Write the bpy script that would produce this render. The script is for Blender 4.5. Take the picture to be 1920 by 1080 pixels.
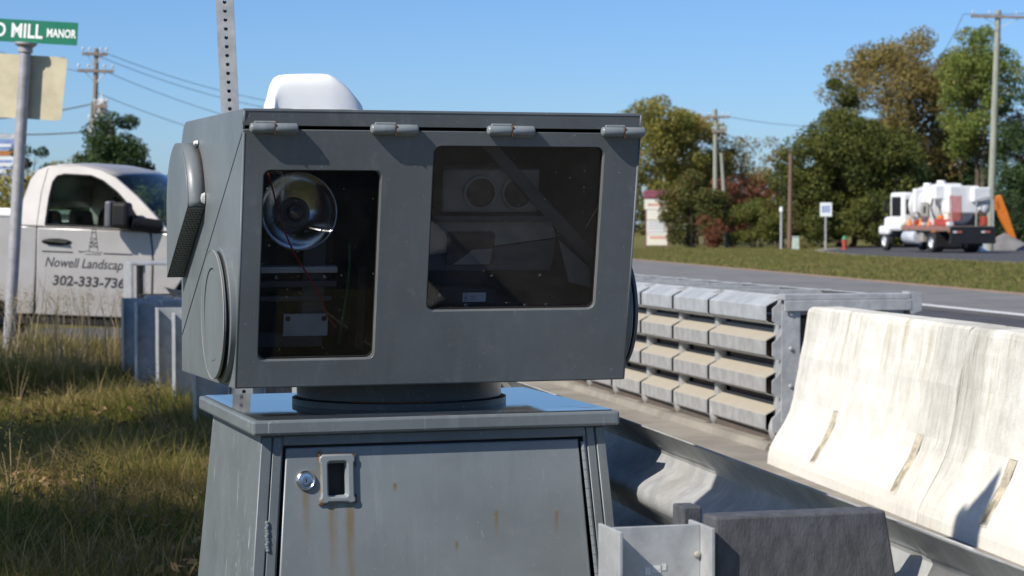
import bpy, bmesh, math, random
import numpy as np
from mathutils import Matrix, Vector

for o in list(bpy.data.objects):
    bpy.data.objects.remove(o)
S = bpy.context.scene
COL = S.collection
PI = math.pi
rad = math.radians

# ------------------------------------------------------------------ camera
FPX = 4200.0                       # focal length in pixels of a 1920 wide picture
CAMZ = 1.22
cam = bpy.data.cameras.new('camera')
cam.sensor_width = 36.0
cam.lens = 36.0 * FPX / 1920.0
cam.clip_start = 0.05
cam.clip_end = 3000
cam.dof.use_dof = True
cam.dof.focus_distance = 4.95
cam.dof.aperture_fstop = 11.5
camo = bpy.data.objects.new('camera', cam)
COL.objects.link(camo)
camo.location = (0, 0, CAMZ)
camo.rotation_euler = (rad(90) - math.atan((540 - 392) / FPX), 0, 0)
S.camera = camo

# ------------------------------------------------------------------ light
SUN = Vector((-0.57, -0.488, 0.647)).normalized()      # direction towards the sun
W = bpy.data.worlds.new('World')
S.world = W
W.use_nodes = True
wn = W.node_tree
bg = wn.nodes['Background']
sky = wn.nodes.new('ShaderNodeTexSky')
sky.sky_type = 'NISHITA'
sky.sun_disc = False
sky.sun_elevation = math.asin(SUN.z)
sky.sun_rotation = math.atan2(SUN.x, SUN.y)
sky.altitude = 2200
sky.air_density = 1.0
sky.dust_density = 3.0
sky.ozone_density = 10.0
wn.links.new(sky.outputs[0], bg.inputs[0])
bg.inputs[1].default_value = 0.105
sl = bpy.data.lights.new('sun', 'SUN')
sl.energy = 4.8
sl.angle = rad(0.53)
sl.color = (1.0, 0.94, 0.85)
so = bpy.data.objects.new('sun', sl)
COL.objects.link(so)
so.rotation_euler = (-SUN).to_track_quat('-Z', 'Y').to_euler()
so.location = (-6, -5, 9)

S.render.engine = 'CYCLES'
S.view_settings.view_transform = 'Standard'
S.view_settings.look = 'None'
S.view_settings.exposure = 0.32
S.view_settings.gamma = 1.0

# ------------------------------------------------------------------ materials
class NT:
    """tiny node-graph helper"""
    def __init__(self, name):
        self.m = bpy.data.materials.new(name)
        self.m.use_nodes = True
        self.t = self.m.node_tree
        self.b = self.t.nodes['Principled BSDF']
        self.out = self.t.nodes['Material Output']
        self.tc = self.t.nodes.new('ShaderNodeTexCoord')
        self.co = self.tc.outputs['Object']
    def n(self, kind, **kw):
        x = self.t.nodes.new(kind)
        for k, v in kw.items():
            setattr(x, k, v)
        return x
    def l(self, a, b):
        self.t.links.new(a, b)
    def val(self, sock, v):
        if hasattr(v, 'is_linked') or hasattr(v, 'links'):
            self.l(v, sock)
        else:
            sock.default_value = v
    def mapping(self, scale, loc=(0, 0, 0)):
        x = self.n('ShaderNodeMapping')
        x.inputs['Scale'].default_value = scale
        x.inputs['Location'].default_value = loc
        self.l(self.co, x.inputs[0])
        return x.outputs[0]
    def noise(self, scale, detail=4, rough=.6, co=None, dist=0):
        x = self.n('ShaderNodeTexNoise')
        x.inputs['Scale'].default_value = scale
        x.inputs['Detail'].default_value = detail
        x.inputs['Roughness'].default_value = rough
        x.inputs['Distortion'].default_value = dist
        self.l(co or self.co, x.inputs['Vector'])
        return x.outputs['Fac']
    def ramp(self, fac, a, b, smooth=True):
        x = self.n('ShaderNodeMapRange')
        x.clamp = True
        if smooth:
            x.interpolation_type = 'SMOOTHSTEP'
        x.inputs['From Min'].default_value = a
        x.inputs['From Max'].default_value = b
        self.l(fac, x.inputs['Value'])
        return x.outputs[0]
    def math(self, op, a, b=None):
        x = self.n('ShaderNodeMath', operation=op)
        self.val(x.inputs[0], a)
        if b is not None:
            self.val(x.inputs[1], b)
        return x.outputs[0]
    def mix(self, fac, a, b):
        x = self.n('ShaderNodeMix', data_type='RGBA')
        self.val(x.inputs[0], fac)
        for sock, v in ((x.inputs[6], a), (x.inputs[7], b)):
            if isinstance(v, tuple):
                sock.default_value = (*v[:3], 1)
            else:
                self.l(v, sock)
        return x.outputs[2]
    def bump(self, h, strength=.2, dist=.01):
        x = self.n('ShaderNodeBump')
        x.inputs['Strength'].default_value = strength
        x.inputs['Distance'].default_value = dist
        self.l(h, x.inputs['Height'])
        self.l(x.outputs[0], self.b.inputs['Normal'])
    def col(self, c):
        s = self.b.inputs['Base Color']
        if isinstance(c, tuple):
            s.default_value = (*c, 1)
        else:
            self.l(c, s)
    def set(self, **kw):
        names = dict(rough='Roughness', metal='Metallic', spec='Specular IOR Level', coat='Coat Weight', coat_rough='Coat Roughness')
        for k, v in kw.items():
            self.val(self.b.inputs[names[k]], v)
    def xyz(self):
        x = self.n('ShaderNodeSeparateXYZ')
        self.l(self.co, x.inputs[0])
        return x.outputs

def mul(c, k):
    return tuple(min(1, x * k) for x in c)

def simple(name, c, rough=.6, metal=0., var=.22, scale=6., bump=.0, bscale=80., stretch=(1, 1, 1), c2=None, spec=.5):
    g = NT(name)
    co = g.mapping(stretch)
    f = g.ramp(g.noise(scale, 5, .62, co), .3, .7)
    g.col(g.mix(f, mul(c, 1 - var), c2 if c2 else mul(c, 1 + var)))
    g.set(metal=metal, spec=spec)
    r = g.n('ShaderNodeMapRange')
    g.l(g.noise(scale * 2.3, 4, .6, co), r.inputs[0])
    r.inputs['To Min'].default_value = max(.03, rough - .1)
    r.inputs['To Max'].default_value = min(1, rough + .1)
    g.l(r.outputs[0], g.b.inputs['Roughness'])
    if bump:
        g.bump(g.noise(bscale, 4, .6, co), bump, .01)
    return g.m

PAINT = (0.143, 0.161, 0.169)
def paint(name, c=PAINT, rust=(), scratch=0., edge=0., rough=.36):
    """cabinet enamel; rust = (x, z_top, length, width, strength) runs in the thing's own space"""
    g = NT(name)
    f = g.ramp(g.noise(3.1, 5, .6), .3, .72)
    col = g.mix(f, mul(c, .86), mul(c, 1.1))
    dust = g.ramp(g.noise(23, 6, .7), .52, .82)
    col = g.mix(g.math('MULTIPLY', dust, .26), col, (.3, .3, .27))
    run = g.ramp(g.noise(1.0, 5, .7, g.mapping((34, 34, 1.6), (2, 1, 0))), .50, .74)
    rz_ = g.ramp(g.noise(2.6, 3, .6, g.mapping((1, 1, 1), (7, 3, 1))), .40, .62)
    col = g.mix(g.math('MULTIPLY', g.math('MULTIPLY', run, rz_), .30), col, mul(c, 1.75))
    grime = g.ramp(g.noise(1.0, 5, .7, g.mapping((22, 22, 2.2), (9, 4, 2))), .56, .80)
    col = g.mix(g.math('MULTIPLY', grime, .28), col, mul(c, .5))
    hair = g.ramp(g.noise(1.0, 2, .4, g.mapping((130, 130, 14), (1, 8, 3)), 2.5), .735, .75)
    col = g.mix(g.math('MULTIPLY', hair, .35), col, (.42, .43, .42))
    if scratch:
        co = g.mapping((70, 70, 5.0))
        sc = g.ramp(g.noise(1.0, 3, .7, co, 1.6), .63, .67)
        zone = g.ramp(g.noise(4.5, 3, .6), .44, .60)
        col = g.mix(g.math('MULTIPLY', g.math('MULTIPLY', sc, zone), scratch), col, (.52, .54, .52))
    speck = g.ramp(g.noise(120, 2, .5), .74, .77)
    col = g.mix(g.math('MULTIPLY', speck, .35), col, (.5, .5, .46))
    if rust:
        x, y, z = g.xyz()
        wob = g.math('MULTIPLY', g.math('SUBTRACT', g.noise(26, 3), .5), .008)
        grain = g.ramp(g.noise(1.0, 5, .7, g.mapping((60, 60, 6))), .12, .70)
        for (rx, rz, ln, wd, st) in rust:
            dx = g.math('ABSOLUTE', g.math('SUBTRACT', g.math('ADD', x, wob), rx))
            a = g.ramp(g.math('MULTIPLY', dx, -1.0), -wd, -wd * .1)
            dz = g.math('SUBTRACT', rz, z)
            fade = g.ramp(g.math('MULTIPLY', dz, -1.0), -ln, -ln * .05)
            top = g.ramp(dz, -.004, .002)
            k = g.math('MULTIPLY', g.math('MULTIPLY', a, fade), g.math('MULTIPLY', top, st))
            k = g.math('MULTIPLY', k, grain)
            col = g.mix(k, col, (.185, .125, .035))
    g.col(col)
    g.set(spec=.5)
    rr = g.n('ShaderNodeMapRange')
    g.l(g.noise(12, 4, .6), rr.inputs[0])
    rr.inputs['To Min'].default_value = rough - .08
    rr.inputs['To Max'].default_value = rough + .14
    g.l(rr.outputs[0], g.b.inputs['Roughness'])
    g.bump(g.noise(210, 2, .5), .05, .004)
    return g.m

def galv(name, c=(.44, .45, .45), rough=.52, metal=.35, dirt=.3, dirtc=(.30, .26, .19), scale=14):
    g = NT(name)
    f = g.ramp(g.noise(scale, 5, .65), .3, .7)
    col = g.mix(f, mul(c, .8), mul(c, 1.15))
    v = g.n('ShaderNodeTexVoronoi')
    v.inputs['Scale'].default_value = 45
    g.l(g.co, v.inputs['Vector'])
    s = g.n('ShaderNodeSeparateColor')
    g.l(v.outputs['Color'], s.inputs[0])
    col = g.mix(g.math('MULTIPLY', s.outputs[0], .18), col, mul(c, .62))
    d = g.ramp(g.noise(4, 6, .7, g.mapping((1, 1, .5))), .45, .75)
    col = g.mix(g.math('MULTIPLY', d, dirt), col, dirtc)
    g.col(col)
    g.set(metal=metal)
    r = g.n('ShaderNodeMapRange')
    g.l(g.noise(30, 4), r.inputs[0])
    r.inputs['To Min'].default_value = rough - .1
    r.inputs['To Max'].default_value = rough + .15
    g.l(r.outputs[0], g.b.inputs['Roughness'])
    g.bump(g.noise(90, 3), .06, .004)
    return g.m

def leafy(name, cols, transl=.3, rough=.6):
    """leaf or blade colour picked per blade, some light passing through"""
    g = NT(name)
    geo = g.n('ShaderNodeNewGeometry')
    cr = g.n('ShaderNodeValToRGB')
    cr.color_ramp.interpolation = 'LINEAR'
    e = cr.color_ramp.elements
    while len(e) < len(cols):
        e.new(.5)
    for i, c in enumerate(cols):
        e[i].position = i / max(1, len(cols) - 1)
        e[i].color = (*c, 1)
    big = g.ramp(g.noise(.55, 3, .6), .3, .7)
    f = g.math('ADD', g.math('MULTIPLY', geo.outputs['Random Per Island'], .6), g.math('MULTIPLY', big, .4))
    g.l(f, cr.inputs[0])
    g.l(cr.outputs[0], g.b.inputs['Base Color'])
    g.set(rough=rough, spec=.25)
    t = g.n('ShaderNodeBsdfTranslucent')
    g.l(cr.outputs[0], t.inputs[0])
    mx = g.n('ShaderNodeMixShader')
    mx.inputs[0].default_value = transl
    g.l(g.b.outputs[0], mx.inputs[1])
    g.l(t.outputs[0], mx.inputs[2])
    g.l(mx.outputs[0], g.out.inputs[0])
    return g.m

def glass(name, tint=(.8, .82, .84), refl=1.0, dirt=.0, rough=.01):
    g = NT(name)
    t = g.n('ShaderNodeBsdfTransparent')
    t.inputs[0].default_value = (*tint, 1)
    gl = g.n('ShaderNodeBsdfGlossy')
    gl.inputs['Roughness'].default_value = rough
    fr = g.n('ShaderNodeFresnel')
    fr.inputs[0].default_value = 1.5
    mx = g.n('ShaderNodeMixShader')
    g.l(g.math('MULTIPLY', fr.outputs[0], refl), mx.inputs[0])
    g.l(t.outputs[0], mx.inputs[1])
    g.l(gl.outputs[0], mx.inputs[2])
    last = mx.outputs[0]
    if dirt:
        df = g.n('ShaderNodeBsdfDiffuse')
        df.inputs[0].default_value = (.5, .46, .40, 1)
        haze = g.math('MULTIPLY', g.ramp(g.noise(9, 6, .7), .25, .85), dirt)
        sp = g.math('MULTIPLY', g.ramp(g.noise(230, 2, .4), .755, .775), .7)
        m2 = g.n('ShaderNodeMixShader')
        g.l(g.math('MAXIMUM', haze, sp), m2.inputs[0])
        g.l(last, m2.inputs[1])
        g.l(df.outputs[0], m2.inputs[2])
        last = m2.outputs[0]
    g.l(last, g.out.inputs[0])
    return g.m

def concrete_white(name, bands=()):
    """pale barrier concrete with rain stains; bands = (x, width, strength) of heavy grime along its length"""
    g = NT(name)
    base = g.mix(g.ramp(g.noise(7, 7, .7), .3, .7), (.60, .58, .52), (.76, .75, .69))
    x, y, z = g.xyz()
    top = g.math('ADD', g.math('MULTIPLY', g.ramp(z, .35, .80), .75), .25)
    zone = g.ramp(g.noise(1.0, 4, .65, g.mapping((3.3, 1, .7), (5, 2, 9))), .38, .60)
    zone2 = g.ramp(g.noise(1.0, 4, .65, g.mapping((2.1, 1, .9), (1, 8, 4))), .42, .64)
    st = g.ramp(g.noise(1.0, 7, .78, g.mapping((19, 3, 1.5))), .47, .72)
    st2 = g.ramp(g.noise(1.0, 7, .8, g.mapping((75, 9, 3.2), (3, 7, 1))), .46, .68)
    col = g.mix(g.math('MULTIPLY', g.math('MULTIPLY', st, zone), g.math('MULTIPLY', top, 1.0)), base, (.36, .31, .15))
    col = g.mix(g.math('MULTIPLY', g.math('MULTIPLY', st2, zone2), g.math('MULTIPLY', top, .95)), col, (.24, .215, .15))
    gr = g.ramp(g.noise(1.0, 5, .7, g.mapping((9, 2, 1.1), (1, 4, 3))), .60, .78)
    col = g.mix(g.math('MULTIPLY', gr, .5), col, (.36, .37, .13))
    for (bx, bw, bs) in bands:
        a = g.ramp(g.math('MULTIPLY', g.math('ABSOLUTE', g.math('SUBTRACT', x, bx)), -1.0), -bw, -bw * .2)
        k = g.math('MULTIPLY', a, g.math('ADD', g.math('MULTIPLY', st2, .65), .35))
        fade = g.ramp(z, .10, .5)
        col = g.mix(g.math('MULTIPLY', g.math('MULTIPLY', k, bs), g.math('ADD', g.math('MULTIPLY', fade, .65), .35)), col, (.20, .19, .155))
    blot = g.ramp(g.noise(11, 6, .75), .58, .78)
    col = g.mix(g.math('MULTIPLY', blot, .30), col, (.40, .37, .29))
    low = g.math('MULTIPLY', g.ramp(z, .22, .0), g.ramp(g.noise(7, 5, .7), .35, .7))
    col = g.mix(g.math('MULTIPLY', low, .38), col, (.43, .36, .25))
    vo = g.n('ShaderNodeTexVoronoi')
    vo.inputs['Scale'].default_value = 42
    g.l(g.co, vo.inputs['Vector'])
    pit = g.math('MULTIPLY', g.ramp(vo.outputs['Distance'], .17, .09), g.ramp(g.noise(15, 3, .6), .5, .62))
    col = g.mix(g.math('MULTIPLY', pit, .55), col, (.26, .24, .20))
    g.col(col)
    g.set(rough=.88, spec=.2)
    hgt = g.math('SUBTRACT', g.noise(55, 7, .75), g.math('MULTIPLY', pit, 1.2))
    g.bump(hgt, .45, .008)
    return g.m

M = {}
M['paint'] = paint('cabinet_paint')
M['paint_side'] = paint('pedestal_side_paint', scratch=.9)
M['paint_lid'] = paint('lid_paint', c=mul(PAINT, 1.08), scratch=.7)
M['collar'] = paint('collar_shaded_paint', c=mul(PAINT, .30))  # enamel darkened to carry the shade under the head in its colour
M['hinge_paint'] = paint('hinge_paint', c=mul(PAINT, 1.35), rough=.3)
M['rubber'] = simple('black_rubber', (.012, .012, .013), .6)
M['black'] = simple('matt_black_metal', (.016, .016, .018), .5)
M['inside'] = simple('dark_interior', (.035, .035, .038), .7)
M['pane'] = glass('window_pane', (.78, .79, .81), .55, .016)
M['beige'] = simple('beige_instrument_case', (.30, .285, .25), .55)
M['dgrey'] = simple('dark_grey_instrument_case', (.10, .105, .115), .5)
M['lens'] = simple('lens_glass', (.05, .045, .04), .15)
M['chrome'] = simple('reflector_metal', (.92, .93, .94), .16, 1.0, .05, 8)
M['chrome2'] = simple('lock_chrome', (.72, .73, .75), .22, 1.0, .1, 30)
M['strip'] = simple('bare_aluminium', (.62, .64, .70), .4, .3)
M['plate'] = simple('pale_grey_plate', (.5, .5, .5), .5)
M['red'] = simple('red_wire', (.42, .03, .03), .45)
M['green_wire'] = simple('green_cable', (.02, .13, .045), .5)
M['white'] = simple('white_plastic', (.84, .84, .82), .35, 0, .03)
M['label'] = simple('label_paper', (.75, .77, .8), .5, 0, .03)
M['ink'] = simple('black_ink', (.03, .03, .035), .6)
M['putty'] = simple('white_sealant', (.55, .56, .54), .55, bump=.3)
M['rust'] = simple('rust', (.22, .09, .03), .9, c2=(.10, .05, .03), scale=60)
M['water'] = simple('wet_lid_top', (.045, .055, .068), .05, 0, .3, 9)
M['galv'] = galv('galvanized_steel')
M['galv_post'] = galv('galvanized_post', (.44, .45, .45), .5, .3, .2)
M['galv_rail'] = galv('galvanized_rail', (.43, .43, .42), .55, .3, .45)
M['fender_top'] = galv('fender_panel_top_tier', (.42, .44, .45), .55, .2, .25, (.36, .34, .29), 5)
M['fender'] = galv('dusty_fender_panel', (.36, .36, .35), .6, .15, .5, (.33, .29, .22), 9)
def settle_dust(m, c, k):
    """road dust lying on faces that look up"""
    t = m.node_tree
    geo = t.nodes.new('ShaderNodeNewGeometry')
    sp = t.nodes.new('ShaderNodeSeparateXYZ')
    t.links.new(geo.outputs['True Normal'], sp.inputs[0])
    mr = t.nodes.new('ShaderNodeMapRange')
    mr.inputs['From Min'].default_value = .25
    mr.inputs['From Max'].default_value = .7
    mr.inputs['To Max'].default_value = k
    t.links.new(sp.outputs[2], mr.inputs[0])
    bs = t.nodes['Principled BSDF'].inputs['Base Color']
    mx = t.nodes.new('ShaderNodeMix')
    mx.data_type = 'RGBA'
    t.links.new(mr.outputs[0], mx.inputs[0])
    t.links.new(bs.links[0].from_socket, mx.inputs[6])
    mx.inputs[7].default_value = (*c, 1)
    t.links.new(mx.outputs[2], bs)
settle_dust(M['fender'], (.44, .385, .29), .8)
M['brownsteel'] = galv('rusty_brown_steel', (.12, .10, .085), .75, .2, .5, (.17, .10, .055))
M['block'] = simple('recycled_plastic_block', (.078, .080, .086), .7, 0, .28, 60, .22, 300, (1, 1, .35))
M['concrete'] = concrete_white('barrier_concrete', ((-1.02, .36, .75), (1.05, .16, .4)))
M['concrete2'] = concrete_white('barrier_concrete_grimy', ((1.50, .26, 1.0), (1.05, .2, .4), (-.2, .25, .3)))
M['slot'] = simple('slot_grime', (.44, .40, .31), .9, 0, .3, 20, .4, 60)
M['asphalt'] = simple('worn_asphalt', (.060, .060, .064), .9, 0, .2, 1.4, .5, 160)
M['shoulder'] = simple('shoulder_asphalt', (.17, .165, .16), .92, 0, .18, 1.1, .5, 160)
M['pad'] = simple('dusty_concrete_pad', (.25, .225, .185), .92, 0, .22, 2.2, .5, 90)
M['gravel'] = simple('tan_gravel', (.27, .245, .21), .95, 0, .35, 14, .8, 150)
M['edge_sand'] = simple('reddish_edge_sand', (.30, .20, .13), .95, 0, .3, 4, .5, 60)
M['paintline'] = simple('white_road_paint', (.72, .72, .70), .7, 0, .12, 6)
M['soil'] = simple('dry_soil', (.085, .068, .042), .95, 0, .35, 6, .6, 60, c2=(.07, .075, .03))
g_ = NT('verge_turf')
c_ = g_.mix(g_.ramp(g_.noise(.35, 5, .65), .36, .62), (.125, .132, .034), (.20, .150, .066))
c_ = g_.mix(g_.math('MULTIPLY', g_.ramp(g_.noise(1.6, 6, .7), .42, .66), .8), c_, (.105, .145, .028))
c_ = g_.mix(g_.math('MULTIPLY', g_.ramp(g_.noise(9, 6, .7), .45, .7), .5), c_, (.20, .155, .075))
g_.col(c_)
g_.set(rough=.95, spec=.1)
g_.bump(g_.noise(22, 6, .75), .9, .08)
M['turf'] = g_.m
M['median'] = M['turf']
M['blade'] = leafy('grass_blades', [(.060, .092, .016), (.11, .135, .024), (.27, .23, .06), (.42, .31, .13), (.55, .41, .22)], .55)
M['straw'] = leafy('dry_grass_stems', [(.22, .165, .085), (.36, .28, .16), (.45, .36, .22)], .3)
M['medblade'] = leafy('short_grass_blades', [(.12, .16, .03), (.18, .205, .045), (.25, .205, .075), (.32, .235, .115)], .45)
M['bark'] = simple('bark', (.10, .075, .055), .95, 0, .35, 12, .5, 40, (1, 1, .2))
M['signpole'] = galv('sign_pole', (.40, .39, .40), .5, .3, .2)
M['signgreen'] = simple('sign_green', (.0, .155, .085), .45, 0, .06)
M['signwhite'] = simple('sign_white', (.78, .80, .78), .5, 0, .05)
M['signback'] = simple('sign_back', (.56, .50, .34), .55, .1, .12, 5)
M['wood'] = simple('weathered_pole_wood', (.22, .18, .15), .9, 0, .25, 8, .3, 40, (1, 1, .2))
M['woodpale'] = simple('pale_pole_wood', (.27, .28, .225), .9, 0, .15, 8, .3, 40, (1, 1, .2))
M['woodbrown'] = simple('brown_pole_wood', (.17, .105, .075), .9, 0, .2, 8)
M['wire'] = simple('cable', (.06, .06, .065), .6)
M['transformer'] = simple('transformer_grey', (.50, .51, .52), .5)
# ------------------------------------------------------------------ geometry helpers
def link(o, parent=None):
    COL.objects.link(o)
    if parent is not None:
        o.parent = parent
    return o

def tag(o, label, cat, group=None):
    o['label'] = label
    o['category'] = cat
    if group:
        o['group'] = group
    return o

def thing(name, label, cat, loc=(0, 0, 0), rot=(0, 0, 0), group=None):
    o = bpy.data.objects.new(name, None)
    o.empty_display_size = .2
    COL.objects.link(o)
    o.location = loc
    o.rotation_euler = rot
    return tag(o, label, cat, group)

def bevel(o, w=.003, seg=2, ang=35):
    m = o.modifiers.new('bevel', 'BEVEL')
    m.width = w
    m.segments = seg
    m.limit_method = 'ANGLE'
    m.angle_limit = rad(ang)
    m.harden_normals = False
    return o

class MB:
    def __init__(self):
        self.v, self.f, self.s = [], [], []
    def add(self, vs, fs, smooth=False):
        k = len(self.v)
        self.v += [tuple(p) for p in vs]
        self.f += [tuple(i + k for i in q) for q in fs]
        self.s += [smooth] * len(fs)
        return self
    def box(self, a, b, mat=None):
        x0, y0, z0 = a
        x1, y1, z1 = b
        vs = [(x0, y0, z0), (x1, y0, z0), (x1, y1, z0), (x0, y1, z0), (x0, y0, z1), (x1, y0, z1), (x1, y1, z1), (x0, y1, z1)]
        if mat is not None:
            vs = [mat @ Vector(p) for p in vs]
        return self.add(vs, [(0, 3, 2, 1), (4, 5, 6, 7), (0, 1, 5, 4), (1, 2, 6, 5), (2, 3, 7, 6), (3, 0, 4, 7)])
    def hexa(self, bottom, top):
        return self.add(list(bottom) + list(top), [(0, 3, 2, 1), (4, 5, 6, 7), (0, 1, 5, 4), (1, 2, 6, 5), (2, 3, 7, 6), (3, 0, 4, 7)])
    def tube(self, pts, r, n=10, cap=True, smooth=True):
        pts = [Vector(p) for p in pts]
        rs = r if isinstance(r, (list, tuple)) else [r] * len(pts)
        vs, fs = [], []
        d0 = (pts[1] - pts[0]).normalized()
        ref = Vector((0, 0, 1)) if abs(d0.z) < .9 else Vector((1, 0, 0))
        u = d0.cross(ref).normalized()
        for i, p in enumerate(pts):
            d = (pts[min(i + 1, len(pts) - 1)] - pts[max(i - 1, 0)]).normalized()
            u = (u - d * u.dot(d)).normalized()
            w = d.cross(u)
            for k in range(n):
                a = 2 * PI * k / n
                vs.append(p + (u * math.cos(a) + w * math.sin(a)) * rs[i])
        for i in range(len(pts) - 1):
            for k in range(n):
                a, b = i * n + k, i * n + (k + 1) % n
                fs.append((a, b, b + n, a + n))
        self.add(vs, fs, smooth)
        if cap:
            m = len(pts) - 1
            self.add([vs[k] for k in range(n)], [tuple(range(n))[::-1]])
            self.add([vs[m * n + k] for k in range(n)], [tuple(range(n))])
        return self
    def lathe(self, prof, mat=None, n=32, smooth=True):
        """prof = (radius, height) along +Z"""
        vs, fs = [], []
        for (r, h) in prof:
            for k in range(n):
                a = 2 * PI * k / n
                vs.append(Vector((r * math.cos(a), r * math.sin(a), h)))
        for i in range(len(prof) - 1):
            for k in range(n):
                a, b = i * n + k, i * n + (k + 1) % n
                fs.append((a, b, b + n, a + n))
        if mat is not None:
            vs = [mat @ p for p in vs]
        return self.add(vs, fs, smooth)
    def prism(self, prof, x0, x1, mat):
        """closed 2D profile extruded; prof in (u,v); mat maps (u,v,w)"""
        n = len(prof)
        vs = [mat @ Vector((u, v, x0)) for u, v in prof] + [mat @ Vector((u, v, x1)) for u, v in prof]
        fs = [(i, (i + 1) % n, (i + 1) % n + n, i + n) for i in range(n)]
        return self.add(vs, fs + [tuple(range(n))[::-1], tuple(range(n, 2 * n))])
    def mesh(self, name):
        me = bpy.data.meshes.new(name)
        me.from_pydata([tuple(p) for p in self.v], [], self.f)
        me.polygons.foreach_set('use_smooth', self.s)
        bm = bmesh.new()
        bm.from_mesh(me)
        bmesh.ops.recalc_face_normals(bm, faces=bm.faces)
        bm.to_mesh(me)
        bm.free()
        if any(self.s):
            me.set_sharp_from_angle(angle=rad(38))
        return me
    def obj(self, name, mat, parent=None, bev=0):
        me = self.mesh(name)
        me.materials.append(mat if not isinstance(mat, str) else M[mat])
        o = link(bpy.data.objects.new(name, me), parent)
        if bev:
            bevel(o, bev)
        return o

def rounded(x0, y0, x1, y1, r, n=5):
    pts = []
    for cx, cy, a0 in ((x1 - r, y1 - r, 0), (x0 + r, y1 - r, 90), (x0 + r, y0 + r, 180), (x1 - r, y0 + r, 270)):
        for k in range(n + 1):
            a = rad(a0 + 90 * k / n)
            pts.append((cx + r * math.cos(a), cy + r * math.sin(a)))
    return pts

def circle(cx, cy, r, n=24, a0=0):
    return [(cx + r * math.cos(a0 + 2 * PI * k / n), cy + r * math.sin(a0 + 2 * PI * k / n)) for k in range(n)]

def curve_mesh(cu, name, mat4):
    tmp = bpy.data.objects.new('tmp', cu)
    COL.objects.link(tmp)
    dg = bpy.context.evaluated_depsgraph_get()
    me = bpy.data.meshes.new_from_object(tmp.evaluated_get(dg))
    bpy.data.objects.remove(tmp)
    bpy.data.curves.remove(cu)
    me.name = name
    me.transform(mat4)
    me.materials.clear()
    return me

def plate_mesh(name, loops, th, mat4, bev=0.):
    """flat plate with holes: 2D loops (outline first), thickness th centred on z=0 of mat4"""
    cu = bpy.data.curves.new(name, 'CURVE')
    cu.dimensions = '2D'
    cu.fill_mode = 'BOTH'
    cu.extrude = max(0, th / 2 - bev)
    cu.bevel_depth = bev
    cu.bevel_resolution = 1
    cu.offset = -bev
    for lp in loops:
        sp = cu.splines.new('POLY')
        sp.points.add(len(lp) - 1)
        for p, (x, y) in zip(sp.points, lp):
            p.co = (x, y, 0, 1)
        sp.use_cyclic_u = True
    return curve_mesh(cu, name, mat4)

def plate(name, loops, th, mat4, mat, parent=None, bev=0.):
    me = plate_mesh(name, loops, th, mat4, bev)
    me.materials.append(mat if not isinstance(mat, str) else M[mat])
    return link(bpy.data.objects.new(name, me), parent)

def text(name, body, size, mat4, mat, parent=None, th=.001, shear=0., xs=1., align='LEFT', space=1., bold=0.):
    cu = bpy.data.curves.new(name, 'FONT')
    cu.body = body
    cu.size = size
    cu.extrude = th
    cu.shear = shear
    cu.align_x = align
    cu.space_character = space
    cu.offset = bold
    cu.resolution_u = 3
    me = curve_mesh(cu, name, mat4 @ Matrix.Diagonal((xs, 1, 1, 1)))
    me.materials.append(M[mat])
    return link(bpy.data.objects.new(name, me), parent)

def frame(o, x, y):
    """matrix from an origin and the two in-plane axes"""
    x, y = Vector(x).normalized(), Vector(y).normalized()
    z = x.cross(y)
    m = Matrix.Identity(4)
    for i in range(3):
        m[i][0], m[i][1], m[i][2], m[i][3] = x[i], y[i], z[i], o[i]
    return m

def copy_tree(o, parent=None):
    c = o.copy()
    COL.objects.link(c)
    c.parent = parent
    for ch in list(o.children):
        copy_tree(ch, c)
    return c

GR = .0083                                   # the ground falls gently away from the camera
def gz(y):
    return -GR * y
UX, UY = -math.sin(rad(8.5)), math.cos(rad(8.5))       # direction of the highway
def rp(s, t, h=0.):
    """point s metres along the highway and t metres across it"""
    x, y = UX * s + UY * t, UY * s - UX * t
    return Vector((x, y, gz(y) + h))

# ------------------------------------------------------------------ the setting
def sheet(name, pts, mat, h=0.):
    """flat polygon lying on the ground"""
    b = MB()
    b.add([(x, y, gz(y) + h) for x, y in pts], [tuple(range(len(pts)))])
    o = b.obj(name, mat)
    o['kind'] = 'structure'
    return o

def strip_st(s0, s1, t0, t1):
    return [tuple(rp(s, t)[:2]) for s, t in ((s0, t0), (s0, t1), (s1, t1), (s1, t0))]

sheet('ground', [(-1500, -300), (1500, -300), (1500, 1800), (-1500, 1800)], 'turf')
sheet('road_shoulder', strip_st(-60, 230, 1.55, 4.6), 'gravel', .004)
sheet('highway', strip_st(-60, 230, 4.6, 11.55), 'asphalt', .008)
te = lambda q: 13.35 + .044 * q
sheet('paved_shoulder', [tuple(rp(a, t_)[:2]) for a, t_ in ((-60, 11.55), (-60, te(-60)), (230, te(230)), (230, 11.55))], 'shoulder', .012)
sheet('edge_line', strip_st(-60, 230, 11.45, 11.68), 'paintline', .016)
sheet('concrete_pad', strip_st(-10, 20.5, 2.2, 4.4), 'pad', .010)
sheet('side_street', [(-60, 20.3), (-2.2, 20.3), (-3.4, 27), (-60, 27)], 'asphalt', .004)
far_near = [(34, 20), (24.0, 55), (17.9, 77.5), (15.6, 100), (16.2, 118), (20, 135), (30, 150), (60, 170)]
far_far = [(68, 160), (38, 142), (30.5, 128), (28, 116), (28.5, 100), (31, 77), (37, 55), (46, 20)]
sheet('far_carriageway', far_near + far_far, 'asphalt', .006)
sheet('dusty_verge', [(x - .9, y) for x, y in far_near[:6]] + [(x + .1, y) for x, y in far_near[:6]][::-1], 'gravel', .004)
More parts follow.
